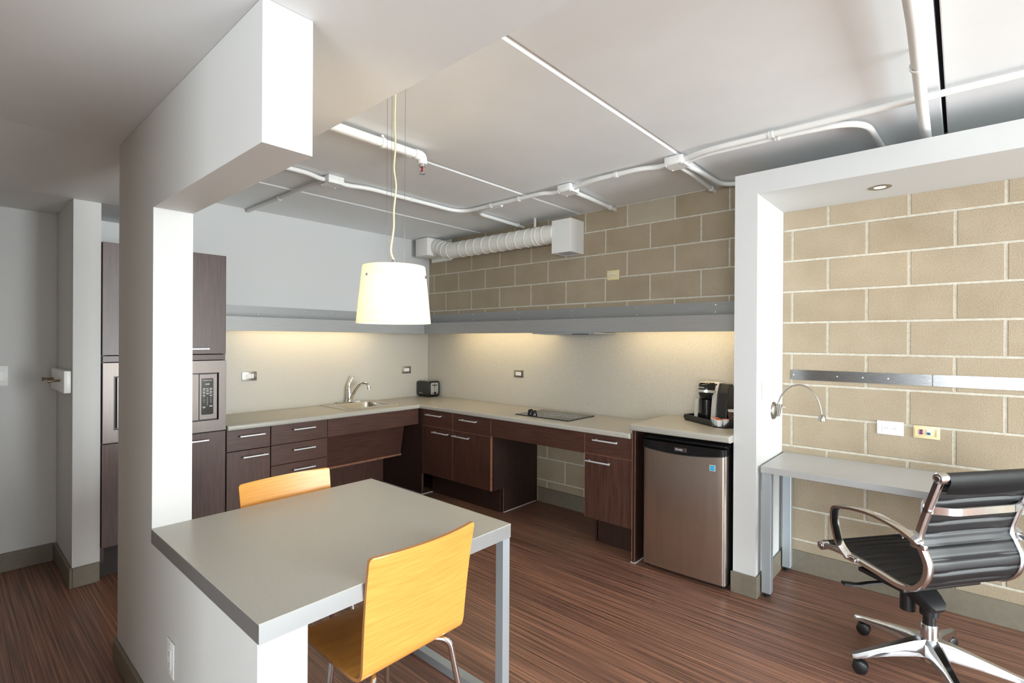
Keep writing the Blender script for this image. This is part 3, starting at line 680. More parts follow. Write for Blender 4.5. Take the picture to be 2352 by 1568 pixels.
# ------------------------------------------------ refrigerator
t = thing('mini_refrigerator', 'stainless steel under-counter refrigerator with black top trim', 'refrigerator', (3.27, -.3, 0))
rx0, rx1 = 3.002, 3.540; ryf = -.632
obj('body', bx(B(), rx0+.002, rx1-.002, -.572, -.05, .03, .858, .004, 1), 'black_plastic', t)
def plan(x0, x1, yf, yb, r=.022, n=6):
    out = [(x0, yb)]
    for k in range(n+1): a = PI + PI/2*k/n; out.append((x0+r+r*math.cos(a), yf+r+r*math.sin(a)))
    for k in range(1, 20): out.append((x0+r+(x1-x0-2*r)*k/20, yf - .006*math.sin(PI*k/20)))
    for k in range(n+1): a = 1.5*PI + PI/2*k/n; out.append((x1-r+r*math.cos(a), yf+r+r*math.sin(a)))
    out.append((x1, yb)); return out
def arc_z(x): u = (x-rx0)/(rx1-rx0); return .800 + .010*u - .034*4*u*(1-u)*.62
def curved(p, z0f, z1f):
    bm = B(); lo_ = [bm.verts.new((x, y, z0f(x))) for x, y in p]; hi_ = [bm.verts.new((x, y, z1f(x))) for x, y in p]; k = len(p)
    for i in range(k): bm.faces.new((lo_[i], lo_[(i+1) % k], hi_[(i+1) % k], hi_[i]))
    bm.faces.new(lo_[::-1]); bm.faces.new(hi_); return bm
p = plan(rx0, rx1, ryf, -.575)
dr = obj('door', curved(p, lambda x: .034, lambda x: arc_z(x)-.001), 'stainless', t, 30)
p2 = plan(rx0-.001, rx1+.001, ryf-.008, -.575)
obj('top_trim', curved(p2, lambda x: arc_z(x)+.006, lambda x: .850), 'black_gloss', t, 30)
p3 = plan(rx0, rx1, ryf-.012, -.575); obj('trim_lip', curved(p3, lambda x: arc_z(x)-.0005, lambda x: arc_z(x)+.0058), 'black_plastic', t, 30)
obj('lid', bx(B(), rx0, rx1, -.620, -.06, .8585, .868, .004, 2), 'black_gloss', t)
bd = obj('badge', bx(B(), 3.226, 3.306, ryf-.0155, ryf-.0125, .803, .829, .0008, 1), 'stainless_trim', t)
text('lettering', 'Danby', .018, 'print_white', bd, face_mat((3.258, ryf-.0158, .817), (0, -1, 0)), .0002)
st = obj('sticker', bx(B(), 3.447, 3.480, ryf-.0070, ryf-.0052, .715, .750), 'print_white', t, 0)
obj('sticker_print', bx(B(), 3.450, 3.477, ryf-.0074, ryf-.0070, .718, .747), 'blue_sticker', st, 0)
text('lettering', 'energy', .0085, 'print_white', st, face_mat((3.4635, ryf-.0076, .733), (0, -1, 0)), .0001)
obj('plinth', bx(B(), rx0+.01, rx1-.01, -.600, -.06, .012, .029), 'black_plastic', t, 0)
for x in (3.03, 3.51):
    for y in (-.57, -.09): obj('foot', lathe(B(), [(0, 0), (.016, 0), (.016, .012)], (x, y, .0003), n=12), 'black_rubber', t)

# ------------------------------------------------ coffee maker with tray, capsules, paper cup
ZK = .9365
t = thing('serving_tray', 'black moulded tray under the coffee maker', 'tray', (3.3, -.2, ZK))
TP = [(3.105, -.185), (3.335, -.335), (3.375, -.372), (3.43, -.372), (3.47, -.335), (3.548, -.27), (3.548, -.035), (3.17, -.03)]
bm = B(); prism(bm, [(x, y) for x, y in TP], ZK, ZK+.006, 'z'); obj('bottom', bm, 'black_plastic', t, 0)
bm = B()
pth = [(3.375, -.372, 0), (3.335, -.338, 0), (3.105, -.188, 0), (3.165, -.032, 0), (3.545, -.036, 0), (3.545, -.27, 0), (3.47, -.335, 0), (3.43, -.372, 0)]
hs = [.010, .040, .042, .040, .040, .042, .044, .010]
pp = []; hh = []
for i in range(len(pth)-1):
    for k in range(6):
        u = k/6; pp.append(Vector(pth[i]).lerp(Vector(pth[i+1]), u)); v = u*u*(3-2*u); hh.append(hs[i]*(1-v)+hs[i+1]*v)
pp.append(Vector(pth[-1])); hh.append(hs[-1])
cen = Vector((3.36, -.18, 0)); rings = []
for p_, h in zip(pp, hh):
    d_ = (p_-cen).normalized(); rings.append([bm.verts.new(p_ + Vector((0, 0, ZK))), bm.verts.new(p_ + d_*.012 + Vector((0, 0, ZK+h*.5))), bm.verts.new(p_ + d_*.006 + Vector((0, 0, ZK+h))), bm.verts.new(p_ - d_*.006 + Vector((0, 0, ZK+h))), bm.verts.new(p_ - d_*.006 + Vector((0, 0, ZK)))])
for a, b in zip(rings, rings[1:]):
    for i in range(4): bm.faces.new((a[i], a[i+1], b[i+1], b[i]))
obj('raised_rim', bm, 'black_plastic', t, 50)
t = thing('coffee_maker', 'black single-serve coffee maker with silver trim', 'coffee maker', (3.29, -.14, ZK+.0065))
zk = ZK+.0065; cx0, cx1 = 3.180, 3.325
bm = prism(B(), [(-.045, zk), (-.20, zk), (-.185, zk+.10), (-.16, zk+.20), (-.125, zk+.262), (-.06, zk+.258), (-.04, zk+.24)], 3.318, 3.395, 'x', .004); obj('water_tank', bm, 'black_plastic', t, 0)
bm = prism(B(), [(-.045, zk), (-.15, zk), (-.15, zk+.262), (-.045, zk+.258)], cx0+.012, 3.317, 'x', .003); obj('body', bm, 'black_plastic', t, 0)
bm = B(); N = 14
def halfring(z, cyy, rxx, ryy): return [bm.verts.new((3.250+rxx*math.cos(PI+PI*k/N), cyy+ryy*math.sin(PI+PI*k/N), z)) for k in range(N+1)]
R = [halfring(zk+.148, -.152, .040, .045), halfring(zk+.165, -.152, .052, .060), halfring(zk+.21, -.152, .060, .074), halfring(zk+.25, -.152, .058, .068), halfring(zk+.268, -.152, .050, .052)]
for a, b in zip(R, R[1:]):
    for i in range(N): bm.faces.new((a[i], a[i+1], b[i+1], b[i]))
bm.faces.new(R[0]); bm.faces.new(R[-1]); hd = obj('brew_head', bm, 'black_gloss', t, 50)
bm = B(); tube(bm, [(3.250+.066*math.cos(PI+PI*k/N), -.152+.082*math.sin(PI+PI*k/N), zk+.205+.008*math.sin(PI*k/N)) for k in range(N+1)], 1, sect=[(-.005, -.009), (.005, -.009), (.005, .009), (-.005, .009)], upv=(0, 0, 1)); obj('lift_handle', bm, 'silver_plastic', hd, 40)
bm = B(); lathe(bm, [(.033, 0), (.030, .005), (0, .006)], (3.235, -.175, zk+.2683), n=20); obj('top_button', bm, 'silver_plastic', hd)
text('lettering', 'KEURIG', .014, 'print_white', hd, face_mat((3.235, -.227, zk+.236), (-.2, -1, .05)), .0003)
bm = prism(B(), [(-.155, zk+.006), (-.215, zk+.006), (-.202, zk+.10), (-.178, zk+.20), (-.140, zk+.268), (-.126, zk+.262), (-.155, zk+.19)], 3.3175, 3.3265, 'x'); obj('side_trim', bm, 'silver_plastic', t, 0)
bm = prism(B(), [(-.205, zk+.006), (-.215, zk+.006), (-.202, zk+.10), (-.178, zk+.20), (-.140, zk+.268), (-.136, zk+.262), (-.172, zk+.19), (-.195, zk+.10)], 3.296, 3.3174, 'x'); obj('front_trim', bm, 'silver_plastic', t, 0)
bm = prism(B(), [(-.205, zk+.006), (-.215, zk+.006), (-.202, zk+.10), (-.190, zk+.150), (-.180, zk+.145), (-.195, zk+.10)], cx0, cx0+.024, 'x'); obj('front_trim', bm, 'silver_plastic', t, 0)
bm = B(); lathe(bm, [(.040, 0), (.040, .145)], (3.250, -.165, zk+.004), n=24); obj('drip_column', bm, 'black_gloss', t)
bm = B(); bx(bm, cx0+.004, 3.316, -.245, -.152, zk, zk+.010, .002, 1); obj('drip_base', bm, 'black_plastic', t)
bm = B(); bx(bm, 3.20, 3.33, -.135, -.055, zk+.264, zk+.2685, .001, 1); tag(obj('paper_card', bm, 'cup_plastic'), 'pale card lying on top of the coffee maker', 'card')
caps = [(3.402, -.348, .0, 'foil_orange', 'front coffee capsule with orange lid standing in the tray notch'), (3.372, -.312, .002, 'foil_orange', 'coffee capsule with orange lid behind the front capsule'), (3.425, -.300, .002, 'foil_pink', 'coffee capsule with pink lid beside the paper cup'), (3.345, -.275, .002, 'foil_pink', 'coffee capsule with pale lid nearest the coffee maker')]
for x, y, dz, fo, lb in caps:
    t = thing('coffee_capsule', lb, 'coffee capsule', (x, y, ZK+.0065), 0, 'coffee capsules in the tray')
    c = obj('cup', lathe(B(), [(0, 0), (.0165, 0), (.018, .003), (.0225, .040), (.0255, .041), (.0255, .043), (.022, .043)], (x, y, ZK+.0066), n=20), 'cup_plastic', t)
    obj('lid', lathe(B(), [(0, .0442), (.021, .0442), (.0215, .0432)], (x, y, ZK+.0066), n=20), fo, t)
t = thing('paper_cup', 'brown sleeved paper cup standing beside the coffee maker', 'cup', (3.450, -.218, ZK+.0065))
obj('cup', lathe(B(), [(0, 0), (.026, 0), (.036, .095), (.0375, .096), (.0375, .099), (.034, .099), (.024, .004), (0, .004)], (3.450, -.218, ZK+.0066), n=24), 'cup_plastic', t)
obj('sleeve', lathe(B(), [(.0275, .006), (.0368, .088), (.0358, .088), (.0265, .006)], (3.450, -.218, ZK+.0066), n=24), 'cup_sleeve', t)

# ================================================================== CEILING SERVICES
ZP = CEIL - .028
def strap(p, ax, r, parent):
    bm = B(); p = Vector(p); ax = Vector(ax)
    for s in (-.007, .007): lathe(bm, [(r+.0005, -.004), (r+.004, -.004), (r+.004, .004), (r+.0005, .004), (r+.0005, -.004)], p+ax*s, ax, 14)
    return obj('strap', bm, 'pipe_paint', parent)
def conduit(label, pts, r=.0155, rad=.14, straps=(), group='white conduits on the ceiling', name='conduit'):
    t = thing(name, label, 'pipe', tuple(Vector(pts[0])), 0, group)
    bm = B(); tube(bm, round_path(pts, rad, 8), r, 12); obj('tube', bm, 'pipe_paint', t)
    for p, ax in straps: strap(p, ax, r, t)
    return t
def jbox(x, y, label, sx=.115, sy=.115):
    t = thing('junction_box', label, 'junction box', (x, y, CEIL-.06), 0, 'white ceiling junction boxes')
    obj('body', bx(B(), x-sx/2, x+sx/2, y-sy/2, y+sy/2, CEIL-.056, CEIL-.006, .006, 2), 'pipe_paint', t)
    obj('cover', bx(B(), x-sx/2-.002, x+sx/2+.002, y-sy/2-.002, y+sy/2+.002, CEIL-.060, CEIL-.0565), 'pipe_paint', t, 0)
    for a in (-1, 1):
        for b in (-1, 1): obj('screw', lathe(B(), [(0, -.004), (.005, -.003), (.006, 0)], (x+a*sx*.42, y+b*sy*.42, CEIL-.0603), n=8), 'screw_metal', t)
    for a in (-.025, .025):
        obj('knockout', lathe(B(), [(.009, 0), (.009, .0012), (.012, .0012), (.012, 0)], (x+a, y-sy/2-.0003, CEIL-.03), (0, -1, 0), 14), 'pipe_paint', t)
        obj('knockout', lathe(B(), [(.009, 0), (.009, .0012), (.012, .0012), (.012, 0)], (x+sx/2+.0003, y+a, CEIL-.03), (1, 0, 0), 14), 'pipe_paint', t)
    return t
jbox(1.335, -1.944, 'white ceiling junction box nearest the sprinkler pipe')
jbox(2.461, -.737, 'white ceiling junction box above the wall duct')
jbox(3.285, -.764, 'white ceiling junction box nearest the alcove frame')
conduit('white conduit running from the lowered ceiling edge to the first junction box', [(1.36, -2.75, ZP), (1.36, -2.13, ZP), (1.335, -2.04, ZP-.006), (1.335, -2.003, ZP-.006)], rad=.06)
conduit('white conduit branching from the first junction box to the white wall', [(1.276, -1.975, ZP-.006), (1.22, -1.985, ZP-.002), (1.1, -1.987, ZP), (.02, -1.987, ZP)], rad=.05, straps=[((.62, -1.987, ZP), (1, 0, 0))])
conduit('long bent white conduit linking the first and second junction boxes', [(1.335, -1.885, ZP-.006), (1.335, -1.82, ZP-.006), (1.368, -1.68, ZP), (1.368, -.77, ZP), (2.25, -.77, ZP), (2.33, -.738, ZP-.006), (2.402, -.737, ZP-.006)], rad=.16,
        straps=[((1.368, -1.30, ZP), (0, 1, 0)), ((1.72, -.77, ZP), (1, 0, 0)), ((2.02, -.77, ZP), (1, 0, 0))])
conduit('short bent white conduit from the long conduit to the block wall', [(1.80, -.725, ZP), (1.46, -.70, ZP), (1.42, -.004, ZP)], rad=.13, straps=[((1.432, -.10, ZP), (.06, 1, 0))])
conduit('straight white conduit from the second junction box to the block wall', [(2.461, -.677, ZP-.006), (2.445, -.45, ZP), (2.42, -.004, ZP)], rad=.05, straps=[((2.426, -.10, ZP), (-.05, 1, 0))])
conduit('white conduit between the second and third junction boxes', [(2.520, -.745, ZP-.006), (2.60, -.765, ZP-.004), (2.72, -.79, ZP), (3.05, -.79, ZP), (3.16, -.765, ZP-.006), (3.226, -.764, ZP-.006)], rad=.05, straps=[((2.88, -.79, ZP), (1, 0, 0))])
conduit('straight white conduit from the third junction box to the block wall', [(3.268, -.705, ZP-.006), (3.262, -.5, ZP), (3.238, -.004, ZP)], rad=.05, straps=[((3.242, -.09, ZP), (-.05, 1, 0))])
conduit('white conduit bending from the third junction box to behind the alcove frame', [(3.310, -.705, ZP-.006), (3.318, -.5, ZP), (3.33, -.07, ZP), (3.90, -.05, ZP)], rad=.16)
conduit('long white conduit crossing the ceiling above the alcove to the right', [(3.345, -.792, ZP-.006), (3.44, -.82, ZP), (3.56, -.835, ZP), (XR-.05, -.80, ZP)], rad=.06, straps=[((3.83, -.833, ZP), (1, 0, 0))])
conduit('white conduit curving from beside the long conduit down behind the alcove', [(3.345, -.745, ZP-.006), (3.46, -.775, ZP), (3.9, -.775, ZP), (4.225, -.73, ZP), (4.262, -.02, ZP)], rad=.22, straps=[((3.845, -.775, ZP), (1, 0, 0))])
t = thing('water_pipe', 'thick white pipe hanging below the ceiling at the right', 'pipe', (4.46, -1.5, 2.55))
bm = B(); tube(bm, [(4.478, YB+.05, 2.553), (4.466, -1.6, 2.553), (4.452, -.9, 2.553), (4.446, -.003, 2.553)], .022, 14); obj('tube', bm, 'pipe_paint', t)
bm = B(); lathe(bm, [(.0225, -.008), (.0265, -.008), (.0265, .008), (.0225, .008)], (4.458, -1.27, 2.553), (0, 1, 0), 16); bx(bm, 4.475, 4.50, -1.278, -1.262, 2.57, 2.608); obj('hanger', bm, 'pipe_paint', t)
t = thing('sprinkler', 'white sprinkler pipe with red-bulb sprinkler head', 'sprinkler', (2.215, -1.9, 2.5))
bm = B(); tube(bm, [(2.212, -2.80, 2.572), (2.218, -1.915, 2.572)], .024, 14); obj('pipe', bm, 'pipe_paint', t)
bm = B(); lathe(bm, [(.0245, -.010), (.030, -.010), (.030, .010), (.0245, .010)], (2.215, -2.14, 2.572), (0, 1, 0), 16); bx(bm, 2.209, 2.221, -2.148, -2.132, 2.598, 2.613); obj('clamp', bm, 'pipe_paint', t)
bm = B(); tube(bm, round_path([(2.218, -1.925, 2.572), (2.218, -1.868, 2.572), (2.218, -1.868, 2.524)], .03, 6), .029, 14); obj('elbow', bm, 'pipe_paint', t)
bm = B(); cyl(bm, (2.218, -1.868, 2.526), (2.218, -1.868, 2.508), .018, 12); h = obj('sprinkler_head', bm, 'chrome', t)
bm = B(); cyl(bm, (2.218, -1.868, 2.507), (2.218, -1.868, 2.482), .006, 10); plabel(obj('glass_bulb', bm, 'sprinkler_red', h), 'red glass bulb')
bm = B()
for s in (-1, 1): tube(bm, smooth_path([(2.218+s*.014, -1.868, 2.508), (2.218+s*.017, -1.868, 2.492), (2.218+s*.006, -1.868, 2.472)], 4), .003, 6)
lathe(bm, [(0, .002), (.017, 0), (.017, -.002), (0, -.003)], (2.218, -1.868, 2.470), n=14); obj('deflector', bm, 'chrome', h)
# wall duct
t = thing('ventilation_duct', 'white spiral ventilation duct along the block wall', 'duct', (1.1, -.14, 2.3))
obj('intake_box', bx(B(), .085, .290, -.262, -.008, 2.412, 2.606, .012, 2), 'duct_paint', t)
obj('wall_flange', bx(B(), .058, .388, -.0075, -.0008, 2.378, 2.608), 'duct_paint', t, 0)
R_ = .082; pd = smooth_path([(.280, -.135, 2.505), (.36, -.138, 2.500), (.44, -.145, 2.468), (.53, -.150, 2.446), (.66, -.150, 2.442)], 5) + [Vector((x, -.150+.012*(x-.66), 2.442)) for x in (1.0, 1.4, 1.909)]
bm = B(); tube(bm, pd, R_, 28); du = obj('spiral_tube', bm, 'duct_paint', t, 40)
def ring_at(p, ax, tilt=0): 
    bm = B(); lathe(bm, [(R_-.001, -.004), (R_+.004, -.003), (R_+.004, .003), (R_-.001, .004)], p, ax, 28); return obj('seam', bm, 'duct_paint', du)
for q in (4, 8, 12, 16): ring_at(pd[q], (pd[q+1]-pd[q-1]))
x = .74
while x < 1.62: ring_at((x, -.150+.012*(x-.66), 2.442), (1, .0, -.16)); x += .108
for x in (1.69, 1.73, 1.80): ring_at((x, -.150+.012*(x-.66), 2.442), (1, 0, 0))
bxm = cells(B(), [1.91, 1.93, 2.091, 2.111], [-.202, -.182, -.022, -.0015], 2.256, 2.264, lambda a, b: not (1.93 < a < 2.091 and -.182 < b < -.022)); obj('grille_frame', bxm, 'duct_paint', t, 0)
obj('outlet_box', bx(B(), 1.91, 2.111, -.202, -.0015, 2.2645, 2.541, .002, 1), 'pipe_paint', t, 0)
for k in range(5): obj('grille_slat', bx(B(), 1.9305, 2.0905, -.172+k*.032, -.168+k*.032, 2.2565, 2.2635), 'print_grey', t, 0)
bm = B(); bx(bm, 1.668, 1.690, -.148, -.144, 2.53, 2.613); bx(bm, 1.668, 1.690, -.170, -.144, 2.609, 2.6125); obj('hanger_strap', bm, 'pipe_paint', t, 0)
# downlight
t = thing('recessed_downlight', 'lit round recessed downlight in the alcove header', 'downlight', (4.244, -.27, 2.355))
obj('trim_ring', lathe(B(), [(.028, .0), (.030, -.003), (.052, -.003), (.055, 0)], (4.244, -.27, 2.3618), n=32), 'brushed_nickel', t)
obj('lamp', lathe(B(), [(0, -.0015), (.026, -.0008), (.0275, 0)], (4.244, -.27, 2.3616), n=24), 'downlight_glow', t)
ld = bpy.data.lights.new('downlight_light', 'SPOT'); ld.energy = 3; ld.color = (1, .84, .62); ld.spot_size = 1.9; ld.spot_blend = .8; ld.shadow_soft_size = .03
lo_ = bpy.data.objects.new('downlight_light', ld); COL.objects.link(lo_); lo_.location = (4.244, -.27, 2.35)

# ================================================================== PENDANT
px_, py_ = 2.745, -2.436
t = thing('pendant_lamp', 'lit white drum pendant lamp hanging over the table', 'pendant lamp', (px_, py_, 1.568))
zb, zt, rb, rt_ = 1.568, 1.813, .1585, .1330
bm = B(); lathe(bm, [(rb, 0), (rt_, zt-zb), (rt_-.004, zt-zb), (rb-.004, 0), (rb, 0)], (px_, py_, zb), n=64); obj('shade', bm, 'lamp_shade', t, 30)
cord = [(px_+.004, py_, CEIL-.03), (px_, py_, 2.45), (px_+.002, py_+.002, 2.33), (px_-.004, py_, 2.24), (px_+.006, py_+.004, 2.16), (px_-.003, py_, 2.06), (px_-.004, py_, 1.98), (px_-.012, py_-.008, 1.885), (px_+.0, py_, 1.842)]
bm = B(); tube(bm, smooth_path(cord, 6), .0038, 8); plabel(obj('cord', bm, 'cream_plastic', t), 'cream twisted power cord')
for a in (20, 140, 260):
    a = math.radians(a + 21); dx, dy = .045*math.cos(a), .045*math.sin(a)
    bm = B(); tube(bm, [(px_+dx, py_+dy, CEIL-.03), (px_+dx, py_+dy, zt-.01)], .0008, 5); obj('suspension_wire', bm, 'brushed_nickel', t)
    bm = B(); tube(bm, [(px_+dx*.3, py_+dy*.3, zt-.012), (px_+math.cos(a)*(rt_-.004), py_+math.sin(a)*(rt_-.004), zt-.03)], .003, 6); obj('spider_arm', bm, 'chrome', t)
bm = B(); lathe(bm, [(0, .03), (.009, .03), (.012, .02), (.012, -.02), (.018, -.025), (.018, -.075), (0, -.078)], (px_, py_, zt), n=16); obj('socket', bm, 'chrome', t)
obj('bulb', lathe(B(), [(0, -.06), (.020, -.053), (.031, -.03), (.030, -.008), (.018, .022), (.013, .035), (0, .036)], (px_, py_, zt-.115), n=16), 'bulb_glow', t)
obj('ceiling_canopy', lathe(B(), [(0, 0), (.06, 0), (.055, .022), (0, .0225)], (px_, py_, CEIL-.032), n=24), 'white_plastic', t)
for a in (-84, 30, 148):
    a = math.radians(a); z = zb + .197; rr = rb + (rt_-rb)*(.197/(zt-zb))
    n_ = Vector((math.cos(a), math.sin(a), .1)).normalized()
    obj('thumb_screw', lathe(B(), [(.008, 0), (.0085, .004), (.006, .009), (0, .010)], (px_+math.cos(a)*(rr+.0005), py_+math.sin(a)*(rr+.0005), z), n_, 14), 'chrome', t)
pl = bpy.data.lights.new('pendant_light', 'POINT'); pl.energy = 5.0; pl.color = (1.0, .80, .52); pl.shadow_soft_size = .035
po = bpy.data.objects.new('pendant_light', pl); COL.objects.link(po); po.location = (px_+.050, py_+.040, zb+.11)

# ================================================================== DINING TABLE AND CHAIRS
t = thing('dining_table', 'grey laminate dining table built onto the half wall', 'table', (2.71, -2.69, 0))
TX0, TX1, TY0, TY1 = 2.2105, 3.2155, -3.188, -2.195
obj('table_top', bx(B(), TX0, TX1, TY0, TY1, .748, .751), 'table_laminate', t, 0)
obj('edge_band', bx(B(), TX0+.0005, TX1-.0005, TY0+.0005, TY1-.0005, .6955, .7478), 'table_edge', t, 0)
for x in (TX1-.043, TX0+.003): obj('leg', bx(B(), x, x+.040, TY1-.043, TY1-.003, .0015, .6953, .001, 1), 'silver_paint', t, 0)
obj('floor_rail', bx(B(), TX0+.0435, TX1-.0435, TY1-.043, TY1-.003, .0015, .040, .001, 1), 'silver_paint', t, 0)

def dining_chair(label):
    t = thing('dining_chair', label, 'chair', (0, 0, 0), 0, 'plywood chairs at the dining table')
    prof = [(.215, .424), (.20, .436), (.12, .440), (.0, .434), (-.09, .426), (-.140, .421), (-.174, .428), (-.192, .456), (-.200, .53), (-.211, .63), (-.225, .73), (-.243, .832)]
    pts = smooth_path([(x, 0, z) for x, z in prof], 5)
    S = [0]
    for a, b in zip(pts, pts[1:]): S.append(S[-1] + (b-a).length)
    Lt = S[-1]; NW = 14; th = .0055; bm = B(); top = []; bot = []
    fine = sorted(set([i/70*Lt for i in range(71)] + [r for r in (.003, .007, .013)] + [Lt - r for r in (.003, .007, .013)]))
    def samp(s):
        for i in range(len(S)-1):
            if S[i+1] >= s - 1e-9:
                u = (s-S[i])/max(S[i+1]-S[i], 1e-9); p = pts[i].lerp(pts[i+1], u); d = (pts[min(i+2, len(pts)-1)]-pts[max(i-1, 0)]).normalized(); return p, d
        return pts[-1], (pts[-1]-pts[-2]).normalized()
    for s in fine:
        p, d = samp(s); n = Vector((-d.z, 0, d.x)); n = -n if n.z < 0 and s < .4*Lt else n
        n = Vector((d.z, 0, -d.x)); n = n if True else n
        u = s/Lt
        hw = .226 if u < .30 else (.212 + .014*abs((u-.48)/.18) if u < .48 else .212 + .010*((u-.48)/.52))
        e = min(s, Lt-s); r = .014
        if e < r: hw -= r - math.sqrt(max(0, r*r-(r-e)**2))
        cv = max(0, (u-.5)/.5)
        rt1, rb1 = [], []
        for k in range(NW+1):
            y = -1 + 2*k/NW
            bulge = -.026*cv*(1-y*y)*1.0 - .004*(1-y*y)*(1-cv)*0
            q = p + Vector((bulge, y*hw, (-.006*(1-y*y) if u < .4 else 0)))
            rt1.append(bm.verts.new(q - n*th)); rb1.append(bm.verts.new(q + n*th))
        top.append(rt1); bot.append(rb1)
    for g in (top, bot):
        for a, b in zip(g, g[1:]):
            for k in range(NW): bm.faces.new((a[k], a[k+1], b[k+1], b[k]))
    ring_t = [r[0] for r in top] + top[-1][1:] + [r[NW] for r in reversed(top[:-1])] + top[0][NW-1:0:-1]
    ring_b = [r[0] for r in bot] + bot[-1][1:] + [r[NW] for r in reversed(bot[:-1])] + bot[0][NW-1:0:-1]
    nr = len(ring_t); ef = []
    for i in range(nr): ef.append(bm.faces.new((ring_t[i], ring_t[(i+1) % nr], ring_b[(i+1) % nr], ring_b[i])))
    bmesh.ops.recalc_face_normals(bm, faces=bm.faces)
    for f in ef: f.material_index = 1
    obj('seat_shell', bm, ['chair_ply', 'ply_edge'], t, 40, True)
    for sy in (-1, 1):
        bm = B(); tube(bm, round_path([(-.06, sy*.07, .400), (-.178, sy*.162, .400), (-.212, sy*.235, .009)], .035, 6), .0115, 12); obj('leg', bm, 'chrome', t, 40, True)
        bm = B(); tube(bm, round_path([(.06, sy*.07, .408), (.140, sy*.118, .408), (.172, sy*.135, .009)], .035, 6), .0115, 12); obj('leg', bm, 'chrome', t, 40, True)
        for x, yy in ((-.212, .235), (.172, .135)): obj('foot_glide', lathe(B(), [(0, 0), (.0135, 0), (.0135, .012), (.0118, .013)], (x, sy*yy, .0012), n=12), 'black_rubber', t, 40, True)
    bm = B()
    for x, y0, zz in ((-.06, .07, .400), (.06, .07, .408)): tube(bm, [(x, -y0, zz), (x, y0, zz)], .0105, 10)
    tube(bm, [(-.06, 0, .402), (.06, 0, .408)], .008, 8)
    obj('under_frame', bm, 'chrome', t, 40, True)
    return t
c1 = dining_chair('golden plywood dining chair at the near side of the table')
c1.location = (3.002, -2.657, 0); c1.rotation_euler = (0, 0, PI)
c2 = copy_tree(c1); c2.location = (2.362, -2.612, 0); c2.rotation_euler = (0, 0, 0)
c2['label'] = 'golden plywood dining chair at the far side of the table by the drawers'

# ================================================================== DESK ALCOVE
t = thing('desk', 'grey laminate desk with silver legs in the alcove', 'desk', (4.45, -.28, 0))
obj('desk_top', bx(B(), 3.7085, 5.25, -.540, -.003, .731, .768, .001, 1), 'desk_laminate', t, 0)
for x in (3.713, 5.195):
    for y in (-.530, -.070):
        l = obj('leg', bx(B(), x, x+.050, y, y+.050, .026, .730, .002, 1), 'silver_paint', t, 0)
        obj('foot', lathe(B(), [(0, 0), (.018, 0), (.018, .010), (.010, .012), (.010, .016), (.023, .018), (.023, .0255)], (x+.025, y+.025, .0005), n=14), 'black_rubber', l)
# reading lamp
t = thing('reading_lamp', 'brushed nickel gooseneck reading lamp on the alcove side wall', 'lamp', (3.70, -.222, 1.06))
obj('wall_plate', lathe(B(), [(.0, .022), (.044, .016), (.054, .008), (.056, .0)], (3.6935, -.222, 1.062), (1, 0, 0), 28), 'brushed_nickel', t)
bm = B(); cyl(bm, (3.725, -.222, 1.105), (3.718, -.222, 1.03), .022, 16, .014); obj('switch_body', bm, 'brushed_nickel', t)
bm = B(); cyl(bm, (3.745, -.222, 1.088), (3.765, -.222, 1.088), .003, 8); obj('toggle', bm, 'chrome', t)
bm = B(); tube(bm, smooth_path([(3.724, -.222, 1.10), (3.726, -.222, 1.125), (3.748, -.222, 1.175), (3.795, -.222, 1.222), (3.850, -.222, 1.234), (3.905, -.222, 1.205), (3.945, -.222, 1.14), (3.962, -.222, 1.058)], 8), .0045, 10); obj('gooseneck', bm, 'brushed_nickel', t)
obj('lamp_head', lathe(B(), [(0, .022), (.010, .020), (.017, .010), (.0205, -.004), (.021, -.016), (.018, -.018), (0, -.012)], (3.963, -.222, 1.042), n=20), 'brushed_nickel', t)
# steel rails on the block wall
for x0, x1, lb in ((3.747, 4.465, 'left'), (4.469, 5.187, 'right')):
    t = thing('magnetic_rail', 'brushed steel wall rail on the block wall, %s' % ('the one nearest the reading lamp' if lb == 'left' else 'the one farther from the reading lamp'), 'rail', ((x0+x1)/2, -.003, 1.25), 0, 'steel rails above the desk')
    bm = prism(B(), rrect(x0, x1, 1.251, 1.316, .006, 3), -.0045, -.0012, 'y'); obj('strip', bm, 'rail_steel', t, 0)
    for k in (.02, .36, .545, .72, .985):
        obj('screw', lathe(B(), [(0, .0012), (.0045, .001), (.005, 0)], (x0+(x1-x0)*k, -.0046, 1.283), (0, -1, 0), 10), 'screw_metal', t)

